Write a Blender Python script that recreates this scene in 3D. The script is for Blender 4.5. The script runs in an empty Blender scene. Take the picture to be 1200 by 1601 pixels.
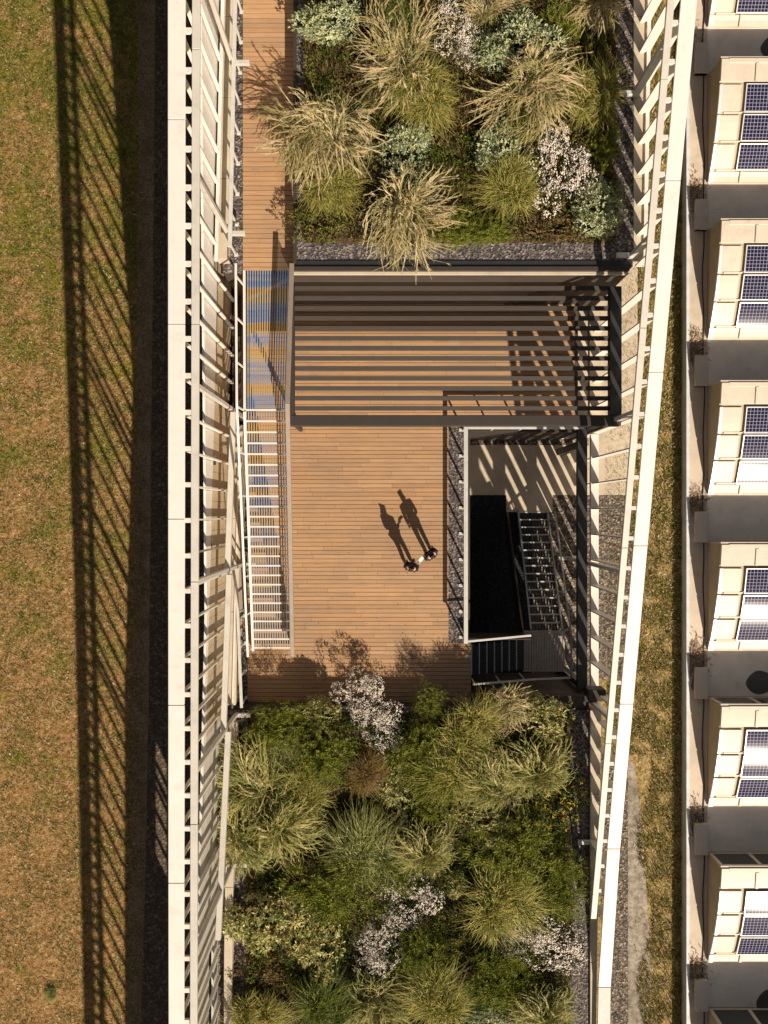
import bpy, bmesh, math, random
from mathutils import Vector, Matrix
random.seed(7)
R = math.radians
S = bpy.context.scene
COL = S.collection
H, F = 33.0, 1485.0            # camera height above the lower deck, focal length in photo pixels

def W(x, y, z=0.0):            # a point of the photograph at a known height
    k = (H - z) / F
    return Vector(((x - 600) * k, (800.5 - y) * k, z))

SUN = Vector((.586, -1.21, 1.0)).normalized()

# ------------------------------------------------------------------ materials
def mat(name, col, rough=.6, metal=0, noise=None, bump=None, spec=.5, coat=0, grime=.45):
    m = bpy.data.materials.new(name); m.use_nodes = True
    nt = m.node_tree; b = nt.nodes['Principled BSDF']
    b.inputs['Base Color'].default_value = (*col, 1); b.inputs['Roughness'].default_value = rough
    b.inputs['Metallic'].default_value = metal; b.inputs['Specular IOR Level'].default_value = spec
    b.inputs['Coat Weight'].default_value = coat
    if noise:
        sc, amt = noise
        tc = nt.nodes.new('ShaderNodeNewGeometry')
        n = nt.nodes.new('ShaderNodeTexNoise'); n.inputs['Scale'].default_value = sc
        n.inputs['Detail'].default_value = 6; n.inputs['Roughness'].default_value = .65
        nt.links.new(tc.outputs['Position'], n.inputs['Vector'])
        r = nt.nodes.new('ShaderNodeValToRGB')
        r.color_ramp.elements[0].position = .3; r.color_ramp.elements[1].position = .7
        r.color_ramp.elements[0].color = (*[c * (1 - amt) for c in col], 1)
        r.color_ramp.elements[1].color = (*[min(1, c * (1 + amt * .6)) for c in col], 1)
        nt.links.new(n.outputs['Fac'], r.inputs['Fac'])
        g1 = noise_(nt, tc.outputs['Position'], 2.3, 8, .8)      # grime
        gc = mix(nt, ramp(nt, g1, [(.52, (0, 0, 0)), (.74, (grime, grime, grime))]), r.outputs['Color'], tuple(c * .45 + .01 for c in col))
        nt.links.new(gc, b.inputs['Base Color'])
        if bump:
            bp = nt.nodes.new('ShaderNodeBump'); bp.inputs['Strength'].default_value = bump
            bp.inputs['Distance'].default_value = .02
            nt.links.new(n.outputs['Fac'], bp.inputs['Height']); nt.links.new(bp.outputs['Normal'], b.inputs['Normal'])
    return m

def ramp(nt, fac, stops):
    r = nt.nodes.new('ShaderNodeValToRGB'); e = r.color_ramp.elements
    e[0].position, e[0].color = stops[0][0], (*stops[0][1], 1)
    e[1].position, e[1].color = stops[-1][0], (*stops[-1][1], 1)
    for p, c in stops[1:-1]:
        k = e.new(p); k.color = (*c, 1)
    nt.links.new(fac, r.inputs['Fac']); return r.outputs['Color']

def noise(nt, vec, scale, detail=5, rough=.6):
    n = nt.nodes.new('ShaderNodeTexNoise'); n.inputs['Scale'].default_value = scale
    n.inputs['Detail'].default_value = detail; n.inputs['Roughness'].default_value = rough
    nt.links.new(vec, n.inputs['Vector']); return n.outputs['Fac']

def mix(nt, fac, a, b, mode='MIX'):
    m = nt.nodes.new('ShaderNodeMix'); m.data_type = 'RGBA'; m.blend_type = mode
    if isinstance(fac, float): m.inputs[0].default_value = fac
    else: nt.links.new(fac, m.inputs[0])
    for s, i in ((a, 6), (b, 7)):
        if isinstance(s, tuple): m.inputs[i].default_value = (*s, 1)
        else: nt.links.new(s, m.inputs[i])
    return m.outputs[2]

def new_mat(name, rough=.8, spec=.3):
    m = bpy.data.materials.new(name); m.use_nodes = True; nt = m.node_tree
    b = nt.nodes['Principled BSDF']; b.inputs['Roughness'].default_value = rough
    b.inputs['Specular IOR Level'].default_value = spec
    tc = nt.nodes.new('ShaderNodeTexCoord')
    return m, nt, b, tc.outputs['Object']

def bump(nt, b, h, strength, dist):
    bp = nt.nodes.new('ShaderNodeBump'); bp.inputs['Strength'].default_value = strength
    bp.inputs['Distance'].default_value = dist
    nt.links.new(h, bp.inputs['Height']); nt.links.new(bp.outputs['Normal'], b.inputs['Normal'])

def gravel_mat(name, dark, light, scale=16):
    m, nt, b, v = new_mat(name, .9)
    vo = nt.nodes.new('ShaderNodeTexVoronoi'); vo.inputs['Scale'].default_value = scale
    nt.links.new(v, vo.inputs['Vector'])
    sep = nt.nodes.new('ShaderNodeSeparateColor'); nt.links.new(vo.outputs['Color'], sep.inputs[0])
    mid = tuple((a + c) / 2.6 for a, c in zip(dark, light))
    c = ramp(nt, sep.outputs[0], [(0, dark), (.55, mid), (.9, light), (1, tuple(min(1, k * 1.5) for k in light))])
    c2 = mix(nt, noise(nt, v, 1.3), c, dark)
    c2 = mix(nt, .45, c, c2)
    nt.links.new(c2, b.inputs['Base Color']); bump(nt, b, vo.outputs['Distance'], .8, .04)
    return m

noise_ = noise
M = {}
M['white'] = mat('white_paint', (.70, .645, .58), .45, noise=(1.6, .07))
M['coping'] = mat('coping_white', (.68, .62, .56), .5, noise=(.7, .06))
M['beam'] = mat('beam_grey_white', (.52, .48, .42), .5, noise=(1.2, .1))
M['steel'] = mat('galvanised_steel', (.58, .57, .52), .45, .15, noise=(5, .12))
M['greysteel'] = mat('grey_steel', (.30, .31, .31), .45, .3, noise=(5, .15))
M['bronze'] = mat('bronze_metal', (.034, .024, .018), .75, 0, noise=(3, .15))
M['darkwall'] = mat('dark_cladding', (.06, .045, .036), .6, noise=(1.5, .2))
M['railbrown'] = mat('bronze_rail', (.26, .20, .155), .45, .1, noise=(3, .12))
M['landinggrate'] = mat('worn_grating', (.36, .31, .27), .5, .1, noise=(4, .2))
M['grate'] = mat('dark_grating', (.05, .052, .056), .5, .3, noise=(5, .2))
M['black'] = mat('black_metal', (.022, .022, .024), .5, noise=(3, .2))
M['tan'] = mat('tan_panel', (.46, .36, .23), .6, noise=(.8, .12))
M['parapet'] = mat('parapet_stone', (.50, .42, .31), .7, noise=(1.1, .14))
M['concrete'] = mat('pale_concrete', (.55, .45, .33), .85, noise=(1.2, .2), bump=.2)
M['roofconc'] = mat('roof_membrane', (.60, .49, .38), .8, noise=(.5, .2))
M['valley'] = mat('grey_roof_membrane', (.86, .75, .63), .5, noise=(.6, .16))
M['tray'] = mat('cream_tray', (.60, .51, .41), .5, noise=(1.0, .07))
M['gable'] = mat('gable_cladding', (.42, .34, .22), .7, noise=(1.5, .12))
M['curb'] = mat('curb_paint', (.62, .64, .66), .6, noise=(2, .2))
M['glassdark'] = mat('dark_glazing', (.05, .055, .05), .15, noise=(1, .1))
M['asphalt'] = gravel_mat('dark_gravel', (.060, .040, .026), (.18, .13, .09), 14)
M['gravel'] = gravel_mat('roof_gravel', (.035, .030, .032), (.27, .225, .20), 18)
M['courtgravel'] = gravel_mat('court_gravel', (.05, .04, .035), (.34, .27, .20), 15)
M['darkgravel'] = gravel_mat('shaded_dark_gravel', (.012, .012, .014), (.035, .035, .04), 15)  # dark gravel, with the sunken court's shade put into its near-black colour
M['rim'] = mat('frame_aluminium', (.72, .70, .68), .35, .2, noise=(3, .05))
M['skin'] = mat('skin', (.45, .27, .19), .55, noise=(20, .08))
M['jacket'] = mat('dark_cloth', (.018, .018, .022), .9, noise=(18, .3))
M['jacket2'] = mat('navy_cloth', (.022, .022, .035), .9, noise=(18, .3))
M['trouser'] = mat('charcoal_denim', (.02, .022, .03), .9, noise=(25, .3))
M['shoe'] = mat('shoe_leather', (.06, .05, .045), .5, noise=(9, .2))
M['hair'] = mat('brown_hair', (.055, .026, .012), .45, noise=(30, .5))
M['hair2'] = mat('dark_hair', (.03, .016, .01), .45, noise=(30, .5))
M['paper'] = mat('white_paper', (.85, .83, .80), .7, noise=(4, .03))
M['iris'] = mat('eye', (.02, .015, .01), .2, noise=(4, .1))

def wood_mat(name, tint):
    m, nt, b, v = new_mat(name, .62, .25)
    a = nt.nodes.new('ShaderNodeAttribute'); a.attribute_name = 'Col'
    mp = nt.nodes.new('ShaderNodeMapping'); mp.inputs['Scale'].default_value = (1.2, 26, 10)
    nt.links.new(v, mp.inputs['Vector'])
    g = noise(nt, mp.outputs['Vector'], 1.6, 6)
    c = ramp(nt, g, [(.25, tuple(k * .78 for k in tint)), (.75, tuple(k * 1.16 for k in tint))])
    c = mix(nt, 1.0, c, a.outputs['Color'], 'MULTIPLY')
    big = noise(nt, v, .45, 5)
    c = mix(nt, ramp(nt, big, [(.4, (0, 0, 0)), (.75, (.42, .42, .42))]), c, (.22, .165, .13))
    st_ = noise(nt, v, 1.7, 8, .75)
    c = mix(nt, ramp(nt, st_, [(.6, (0, 0, 0)), (.72, (.45, .45, .45))]), c, (.12, .07, .045))
    nt.links.new(c, b.inputs['Base Color']); bump(nt, b, g, .25, .01)
    return m
M['wood'] = wood_mat('deck_timber', (.43, .253, .133))

def foliage_mat():
    m, nt, b, v = new_mat('foliage', .6, .25)
    a = nt.nodes.new('ShaderNodeAttribute'); a.attribute_name = 'Col'
    nt.links.new(a.outputs['Color'], b.inputs['Base Color'])
    t = nt.nodes.new('ShaderNodeBsdfTranslucent'); nt.links.new(a.outputs['Color'], t.inputs['Color'])
    mx = nt.nodes.new('ShaderNodeMixShader'); mx.inputs[0].default_value = .22
    nt.links.new(b.outputs[0], mx.inputs[1]); nt.links.new(t.outputs[0], mx.inputs[2])
    nt.links.new(mx.outputs[0], nt.nodes['Material Output'].inputs[0])
    return m
M['leaf'] = foliage_mat()

def lawn_mat():
    m, nt, b, v = new_mat('dry_lawn', .95, .1)
    n1 = noise(nt, v, .7, 8, .75); n2 = noise(nt, v, 5.5, 6, .7); n3 = noise(nt, v, 22, 3, .7)
    sp = nt.nodes.new('ShaderNodeSeparateXYZ'); nt.links.new(v, sp.inputs[0])
    mr = nt.nodes.new('ShaderNodeMapRange'); mr.inputs[1].default_value = -20; mr.inputs[2].default_value = 20; mr.inputs[3].default_value = -.10; mr.inputs[4].default_value = .10
    nt.links.new(sp.outputs['Y'], mr.inputs[0]); ad = nt.nodes.new('ShaderNodeMath'); nt.links.new(n1, ad.inputs[0]); nt.links.new(mr.outputs[0], ad.inputs[1]); n1 = ad.outputs[0]
    dry = ramp(nt, n2, [(.28, (.10, .055, .016)), (.5, (.37, .205, .075)), (.72, (.58, .39, .20))])
    grn = ramp(nt, n2, [(.28, (.06, .062, .008)), (.5, (.20, .17, .025)), (.72, (.36, .29, .075))])
    c = mix(nt, ramp(nt, n1, [(.47, (0, 0, 0)), (.62, (1, 1, 1))]), dry, grn)
    n4 = noise(nt, v, 2.2, 8, .8)
    c = mix(nt, ramp(nt, n4, [(.58, (0, 0, 0)), (.68, (.75, .75, .75))]), c, (.07, .085, .012))
    c = mix(nt, ramp(nt, n3, [(.3, (.6, .6, .6)), (.6, (0, 0, 0))]), c, (.05, .035, .012))
    nt.links.new(c, b.inputs['Base Color']); bump(nt, b, n2, 1.0, .12)
    return m
M['lawn'] = lawn_mat()

def soil_mat(name, a_, b_, c_, sc=3.0):
    m, nt, b, v = new_mat(name, .95, .1)
    n1 = noise(nt, v, sc, 7, .7); n2 = noise(nt, v, sc * 6, 4, .7)
    c = ramp(nt, n1, [(.3, a_), (.5, b_), (.7, c_)])
    c = mix(nt, ramp(nt, n2, [(.35, (.7, .7, .7)), (.6, (0, 0, 0))]), c, tuple(k * .4 for k in a_))
    nt.links.new(c, b.inputs['Base Color']); bump(nt, b, n1, .9, .08)
    return m
M['soil'] = soil_mat('planter_soil', (.035, .022, .012), (.10, .06, .035), (.13, .11, .03))
M['meadow'] = soil_mat('dry_meadow', (.06, .06, .012), (.42, .29, .12), (.52, .38, .19), 1.8)
M['dirt'] = soil_mat('brown_dirt', (.17, .11, .06), (.28, .19, .11), (.36, .25, .16), 1.8)
M['path'] = soil_mat('sandy_path', (.24, .20, .15), (.38, .32, .25), (.48, .42, .34), .9)

def rainbow_mat():        # steel grating with a diffraction rainbow painted into its base colour
    m, nt, b, v = new_mat('painted_rainbow_grating', .4, .5)
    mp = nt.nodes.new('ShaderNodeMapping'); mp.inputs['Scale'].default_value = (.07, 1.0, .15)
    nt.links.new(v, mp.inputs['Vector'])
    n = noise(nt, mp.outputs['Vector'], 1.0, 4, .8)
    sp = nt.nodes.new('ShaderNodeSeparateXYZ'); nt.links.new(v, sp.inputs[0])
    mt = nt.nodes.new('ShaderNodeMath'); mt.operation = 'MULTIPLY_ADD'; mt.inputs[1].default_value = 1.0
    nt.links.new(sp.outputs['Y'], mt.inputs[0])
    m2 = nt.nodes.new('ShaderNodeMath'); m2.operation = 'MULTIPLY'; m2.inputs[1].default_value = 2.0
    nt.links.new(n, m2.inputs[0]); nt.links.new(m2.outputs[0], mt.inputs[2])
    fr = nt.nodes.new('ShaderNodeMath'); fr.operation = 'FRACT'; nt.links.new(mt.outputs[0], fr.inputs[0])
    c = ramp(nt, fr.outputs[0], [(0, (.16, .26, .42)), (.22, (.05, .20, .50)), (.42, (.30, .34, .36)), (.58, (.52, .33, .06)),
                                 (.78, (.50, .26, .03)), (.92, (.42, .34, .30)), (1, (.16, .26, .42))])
    # the painted rainbow bands fade out towards the foot of the flight
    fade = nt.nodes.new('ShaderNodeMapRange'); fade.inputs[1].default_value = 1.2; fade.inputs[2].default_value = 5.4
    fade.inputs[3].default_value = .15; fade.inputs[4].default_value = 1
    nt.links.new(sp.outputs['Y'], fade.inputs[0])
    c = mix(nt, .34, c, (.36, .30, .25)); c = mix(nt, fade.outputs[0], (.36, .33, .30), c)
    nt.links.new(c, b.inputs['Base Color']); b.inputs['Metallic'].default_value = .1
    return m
M['grating'] = rainbow_mat()

def solar_mat():
    m, nt, b, v = new_mat('solar_cells', .11, .3)
    br = nt.nodes.new('ShaderNodeTexBrick'); br.offset = 0
    br.inputs['Color1'].default_value = (.010, .010, .028, 1); br.inputs['Color2'].default_value = (.016, .013, .034, 1)
    br.inputs['Mortar'].default_value = (.33, .32, .42, 1); br.inputs['Scale'].default_value = 1
    br.inputs['Mortar Size'].default_value = .007; br.inputs['Mortar Smooth'].default_value = 0
    br.inputs['Brick Width'].default_value = .128; br.inputs['Row Height'].default_value = .128
    uv = nt.nodes.new('ShaderNodeUVMap')
    nt.links.new(uv.outputs[0], br.inputs['Vector']); nt.links.new(br.outputs['Color'], b.inputs['Base Color'])
    b.inputs['Coat Weight'].default_value = 0.0; b.inputs['Coat Roughness'].default_value = .1
    return m
M['solar'] = solar_mat()

def tint_glass():
    m = bpy.data.materials.new('tinted_glass'); m.use_nodes = True; nt = m.node_tree
    b = nt.nodes['Principled BSDF']; b.inputs['Base Color'].default_value = (.10, .11, .13, 1); b.inputs['Roughness'].default_value = .12
    t = nt.nodes.new('ShaderNodeBsdfTransparent'); t.inputs[0].default_value = (.62, .66, .72, 1)
    mx = nt.nodes.new('ShaderNodeMixShader'); mx.inputs[0].default_value = .3
    nt.links.new(t.outputs[0], mx.inputs[1]); nt.links.new(b.outputs[0], mx.inputs[2])
    nt.links.new(mx.outputs[0], nt.nodes['Material Output'].inputs[0]); return m
M['glass'] = tint_glass()

# ------------------------------------------------------------------ mesh helpers
ORG = {}
class MB:
    def __init__(s): s.v = []; s.f = []; s.c = []; s.uv = {}
    def face(s, pts, col=None):
        i = len(s.v); s.v += [tuple(p) for p in pts]; s.f.append(tuple(range(i, i + len(pts)))); s.c.append(col)
    def box(s, x0, x1, y0, y1, z0, z1, col=None, bottom=True):
        i = len(s.v)
        s.v += [(x0, y0, z0), (x1, y0, z0), (x1, y1, z0), (x0, y1, z0), (x0, y0, z1), (x1, y0, z1), (x1, y1, z1), (x0, y1, z1)]
        fs = [(4, 5, 6, 7), (0, 1, 5, 4), (1, 2, 6, 5), (2, 3, 7, 6), (3, 0, 4, 7)]
        if bottom: fs.append((3, 2, 1, 0))
        for f in fs: s.f.append(tuple(i + k for k in f)); s.c.append(col)
        return s
    def hexa(s, a, b):       # two quads (bottom, top), same winding (ccw from above)
        i = len(s.v); s.v += [tuple(p) for p in a] + [tuple(p) for p in b]
        for f in [(4, 5, 6, 7), (0, 1, 5, 4), (1, 2, 6, 5), (2, 3, 7, 6), (3, 0, 4, 7), (3, 2, 1, 0)]:
            s.f.append(tuple(i + k for k in f)); s.c.append(None)
        return s
    def bar(s, p, q, w, h):  # rectangular bar, w across (horizontal), h in the vertical sense
        p, q = Vector(p), Vector(q); d = (q - p).normalized()
        u = d.cross(Vector((0, 0, 1)))
        if u.length < 1e-3: u = Vector((1, 0, 0))
        u.normalize(); n = u.cross(d).normalized()
        u *= w / 2; n *= h / 2
        a = [p - u - n, p + u - n, p + u + n, p - u + n]; b = [q - u - n, q + u - n, q + u + n, q - u + n]
        return s.hexa(a, b)
    def tube(s, pts, r, n=8):
        pts = [Vector(p) for p in pts]; rings = []
        for k, p in enumerate(pts):
            d = (pts[min(k + 1, len(pts) - 1)] - pts[max(k - 1, 0)]).normalized()
            u = d.cross(Vector((0, 0, 1)))
            if u.length < 1e-3: u = Vector((1, 0, 0))
            u.normalize(); w = d.cross(u)
            i = len(s.v); rr = r[k] if isinstance(r, (list, tuple)) else r
            s.v += [tuple(p + (u * math.cos(2 * math.pi * j / n) + w * math.sin(2 * math.pi * j / n)) * rr) for j in range(n)]
            rings.append(i)
        for a, b in zip(rings, rings[1:]):
            for j in range(n):
                s.f.append((a + j, a + (j + 1) % n, b + (j + 1) % n, b + j)); s.c.append(None)
        s.f.append(tuple(rings[0] + j for j in reversed(range(n)))); s.c.append(None)
        s.f.append(tuple(rings[-1] + j for j in range(n))); s.c.append(None)
        return s
    def build(s, name, m, parent=None, bevel=0, smooth=False, loc=None):
        o0 = ORG.get(parent.name, Vector()) if parent else Vector(loc or (0, 0, 0))
        me = bpy.data.meshes.new(name)
        me.from_pydata([(a - o0.x, b - o0.y, c - o0.z) for a, b, c in s.v], [], s.f)
        if any(c is not None for c in s.c):
            at = me.color_attributes.new('Col', 'FLOAT_COLOR', 'CORNER'); buf = []
            for f, c in zip(s.f, s.c):
                c = c or (1, 1, 1)
                buf += [c[0], c[1], c[2], 1.0] * len(f)
            at.data.foreach_set('color', buf)
        me.materials.append(M[m] if isinstance(m, str) else m)
        if smooth:
            for p in me.polygons: p.use_smooth = True
        me.update()
        if not s.c or s.c[0] is None:
            bm = bmesh.new(); bm.from_mesh(me); bmesh.ops.recalc_face_normals(bm, faces=bm.faces[:]); bm.to_mesh(me); bm.free()
        o = bpy.data.objects.new(name, me); COL.objects.link(o)
        if parent: o.parent = parent; ORG[o.name] = o0
        elif loc: o.location = loc; ORG[o.name] = o0
        if bevel:
            b = o.modifiers.new('bevel', 'BEVEL'); b.width = bevel; b.segments = 1; b.limit_method = 'ANGLE'
        return o

def tag(o, label=None, cat=None, group=None, kind=None):
    if label: o['label'] = label
    if cat: o['category'] = cat
    if group: o['group'] = group
    if kind: o['kind'] = kind
    return o
def thing(name, loc, label, cat, group=None):
    o = bpy.data.objects.new(name, None); COL.objects.link(o); o.location = loc; o.empty_display_size = .3
    ORG[o.name] = Vector(loc); return tag(o, label, cat, group)
def struct(name, mb, m): return tag(mb.build(name, m), kind='structure')
def copy_tree(o, parent=None):
    c = o.copy(); COL.objects.link(c)
    if parent: c.parent = parent
    for ch in list(o.children): copy_tree(ch, c)
    return c

# ------------------------------------------------------------------ the setting: ground
ZL, ZR, ZC = -2.6, -4.0, -3.9
g = MB()
ys = [-400, 400]
prof = [(-400, ZL), (-4.0, ZL), (-3.0, ZR), (400, ZR)]
for (xa, za), (xb, zb) in zip(prof, prof[1:]):
    g.face([(xa, -400, za), (xb, -400, zb), (xb, 400, zb), (xa, 400, za)])
ground = struct('ground', g, 'lawn'); ground.data.materials.append(M['meadow'])
for p in ground.data.polygons:
    if p.center.x > -3.5: p.material_index = 1

def strip(pts, z0=None):
    mb = MB(); mb.face(pts); return mb
def xl(x, y): return W(x, y, ZL + .004)
a = MB(); rows = [(-60, 216, 243), (300, 214, 240), (700, 208, 236), (1100, 206, 232), (1400, 200, 226), (1680, 194, 218)]
for (y0, a0, b0), (y1, a1, b1) in zip(rows, rows[1:]):
    a.face([W(a0, y1, ZL + .004), W(b0 + 4, y1, ZL + .004), W(b0 + 4, y0, ZL + .004), W(a0, y0, ZL + .004)])
struct('dirt_path', a, 'dirt')
a = MB()
for (y0, a0, b0), (y1, a1, b1) in zip(rows, rows[1:]):
    a.face([W(b1, y1, ZL + .008), W(352, y1, ZL + .008), W(352, y0, ZL + .008), W(b0, y0, ZL + .008)])
struct('gravel_margin', a, 'asphalt')
# paving strips by the east side, towards the bottom of the picture
a = MB(); a.face([W(940, 1700, ZR + .004), W(982, 1700, ZR + .004), W(981, 1180, ZR + .004), W(940, 1180, ZR + .004)])
struct('east_gravel_margin', a, 'courtgravel')
a = MB(); a.face([W(982, 1700, ZR + .008), W(1016, 1700, ZR + .008), W(1018, 1520, ZR + .008), W(1012, 1420, ZR + .008), W(1004, 1290, ZR + .008), W(992, 1200, ZR + .008), W(981, 1180, ZR + .008)])
struct('sandy_path', a, 'path')

# lawn blades and leaf litter: nobody could count them
def scatter(name, n, xr, yr, z, cols, ln, wd, lift, seed, clump=None):
    rnd = random.Random(seed); mb = MB()
    for _ in range(n):
        x = rnd.uniform(*xr); y = rnd.uniform(*yr)
        if clump and clump(x, y) < rnd.random(): continue
        a = rnd.uniform(0, 6.283); l = rnd.uniform(*ln); w = rnd.uniform(*wd); up = rnd.uniform(0, lift)
        d = Vector((math.cos(a), math.sin(a), 0)); u = Vector((-d.y, d.x, 0)) * w
        p = Vector((x, y, z + rnd.uniform(.0, .02)))
        c = rnd.choice(cols); k = rnd.uniform(.65, 1.25); c = tuple(min(.95, q * k) for q in c)
        q = p + d * l + Vector((0, 0, up))
        mb.face([p - u, p + u, q + u * .25, q - u * .25], c)
    return tag(mb.build(name, 'leaf'), kind='stuff')
from mathutils import noise as mnoise
def cl(sc, off, th):
    return lambda x, y: 1.0 if mnoise.noise((x * sc + off, y * sc, 0)) > th else .25
scatter('lawn_grass', 70000, (-16.2, -9.0), (-21, 21), ZL, [(.30, .20, .085), (.22, .19, .04), (.13, .15, .02), (.40, .29, .15), (.10, .12, .015)], (.03, .11), (.007, .02), .07, 1, cl(.9, 0, -.1))
scatter('meadow_grass', 105000, (8.6, 11.62), (-21, 21), ZR, [(.70, .48, .28), (.52, .40, .13), (.30, .27, .04), (.85, .66, .50), (.60, .40, .22), (.14, .15, .02), (.16, .18, .02), (.10, .12, .015), (.20, .24, .03), (.14, .18, .02)], (.03, .12), (.006, .017), .2, 2,
        lambda x, y: (0.02 if (y < -9.5 and x < 10.15 + .3 * math.sin(y * 1.1)) else 1) * cl(1.6, 9, -.15)(x, y))
scatter('lawn_tufts', 60000, (-16.2, -9.4), (-21, 21), ZL, [(.10, .13, .015), (.15, .17, .02), (.07, .09, .01)], (.05, .16), (.008, .02), .12, 31, lambda x, y: 1.0 if mnoise.noise((x * 2.2, y * 2.2, 4)) + .5 * mnoise.noise((x * 6, y * 6, 1)) + .012 * y > .36 else 0.0)
scatter('lawn_leaf_litter', 1500, (-16.2, -9.0), (-21, 21), ZL + .02, [(.58, .44, .28), (.5, .33, .17), (.66, .56, .42), (.2, .12, .05)], (.03, .09), (.012, .03), .03, 32)
sw = thing('green_weed', W(82, 1553, ZL), 'small bluish green weed clump low in the dry lawn', 'weed')

# ------------------------------------------------------------------ deck floors
def boards(name, rects, z, seed):
    rnd = random.Random(seed); mb = MB(); pitch, gap = .145, .0145
    y = -8.0 if z < 2 else 7.0
    k = 0
    while y < 22:
        for (x0, x1, y0, y1) in rects:
            ya, yb = max(y, y0), min(y + pitch - gap, y1)
            if yb - ya < .02: continue
            x = x0 - rnd.uniform(0, 2.2) if x1 - x0 > 2.5 else x0
            while x < x1:
                e = x + (rnd.choice([1.8, 2.4, 3.0, 3.6]) if x1 - x0 > 2.5 else 9)
                xa, xb = max(x, x0), min(e - .006, x1)
                if xb - xa > .03:
                    t = rnd.gauss(1, .06); w = rnd.gauss(0, .022)
                    mb.box(xa, xb, ya, yb, z - .03, z + rnd.uniform(-.0015, .0015), (t + w, t, t - w), bottom=False)
                x = e
        y += pitch
    return struct(name, mb, 'wood')
YN, YS = 7.23, -6.62                         # face of the north block, face of the south block
DX0, DX1 = -4.74, 2.24
boards('lower_deck', [(DX0, DX1, 2.95, YN), (DX1, 6.62, 2.95, YN), (DX0, DX1, YS, 2.95), (DX1, 3.02, YS, -4.55)], 0, 3)
boards('upper_walkway', [(-4.28, -2.72, YN + .1, 21)], 4.2, 4)
UP = 4.2

# ------------------------------------------------------------------ the building masses
bld = thing('terrace_building', (0, 0, -4), 'long terrace building with planted roofs at two levels around a timber deck', 'building')
b = MB()
b.box(-4.95, 6.75, 2.93, YN + .6, -4.2, -.05)
b.box(-4.95, 2.82, -8, 2.93, -4.2, -.05)
b.build('deck_slab', 'darkwall', bld)
b = MB(); b.box(-4.88, 7.42, YN, 40, -4.2, 4.12); b.build('north_block', 'darkwall', bld)
b = MB(); b.box(-5.6, 3.05, -40, YS, -4.2, .55); b.box(3.05, 7.0, -40, -6.25, -4.2, .55); b.build('south_block', 'darkwall', bld)
# planter upstands with metal flashing
b = MB(); b.box(-2.70, -2.60, YN + .02, 40, 4.12, 4.73); b.build('planter_edge', 'bronze', bld)
b = MB(); b.box(-2.78, 7.30, YN - .06, YN + .07, 4.10, 4.80); b.build('flashing', 'bronze', bld, .01)
b = MB(); b.box(-2.60, 7.40, YN + .07, YN + .25, 4.12, 4.74); b.build('black_edge', 'black', bld)
b = MB(); b.box(-2.74, 7.28, YN - .16, YN - .062, 4.62, 4.70); b.build('ledge', 'parapet', bld, .008)
b = MB(); b.box(-4.75, 3.05, YS - .12, YS + .02, -.02, .74); b.build('south_flashing', 'bronze', bld, .01)
b = MB(); b.box(3.05, 7.05, -6.42, -6.21, .40, .92); b.build('south_ledge', 'bronze', bld, .01)
b = MB(); b.box(3.55, 6.05, -6.66, -6.43, .55, .95); b.build('south_coping', 'parapet', bld, .01)
# stone parapets along both long sides
def prism_y(y0, y1, xa, xb, z0, z1):         # xa(y), xb(y): plan edges
    mb = MB()
    n = max(1, int(abs(y1 - y0) / 2.4)); 
    for i in range(n):
        a_, c_ = y0 + (y1 - y0) * i / n, y0 + (y1 - y0) * (i + 1) / n - .008
        mb.hexa([(xa(a_), a_, z0), (xb(a_), a_, z0), (xb(c_), c_, z0), (xa(c_), c_, z0)],
                [(xa(a_), a_, z1), (xb(a_), a_, z1), (xb(c_), c_, z1), (xa(c_), c_, z1)])
    return mb
XW = lambda y: -5.26 + .0255 * max(y, -14)
ZW = lambda y: 8.95 + .115 * max(y, -14) + .04 * min(0, y + 14)
XE = lambda y: 7.69 + .0165 * y
ZE = lambda y: max(1.02, 4.87 + .264 * y)
prism_y(YN + .3, 22, lambda y: XW(y) + .06, lambda y: XW(y) + .40, 3.4, 4.72).build('parapet', 'parapet', bld, .012)
prism_y(YS + .1, 2.95, lambda y: XW(y) + .08, lambda y: XW(y) + .42, -.6, .95).build('parapet', 'parapet', bld, .012)
prism_y(-21, YS - .45, lambda y: XW(y) + .22, lambda y: XW(y) + .50, -.6, 1.0).build('parapet', 'parapet', bld, .012)
prism_y(YN + .3, 22, lambda y: 7.43, lambda y: XE(y) - .12, 3.4, 4.72).build('parapet', 'parapet', bld, .012)
prism_y(-21, YS - .1, lambda y: 7.0, lambda y: XE(y) - .2, -.6, .76).build('parapet', 'parapet', bld, .012)
# brown service recess beside the pergola
b = MB(); b.box(-5.08, -4.78, 3.1, YN, -.4, 1.25); b.box(-4.78, -4.62, 3.1, YN, -.4, .75); b.build('recess_cladding', 'darkwall', bld, .02)
b = MB(); b.tube([(-4.86, 3.4, 1.34), (-4.86, 6.6, 1.34), (-4.92, 6.9, 1.32)], .10, 10); b.build('duct', 'bronze', bld)
# court walls
b = MB(); b.box(2.83, 2.98, -4.5, 2.93, -4.2, .06); b.build('court_kerb', 'bronze', bld, .01)
b = MB(); b.box(2.98, 6.75, 2.78, 2.93, -4.2, .05); b.build('court_kerb', 'bronze', bld, .01)

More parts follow.
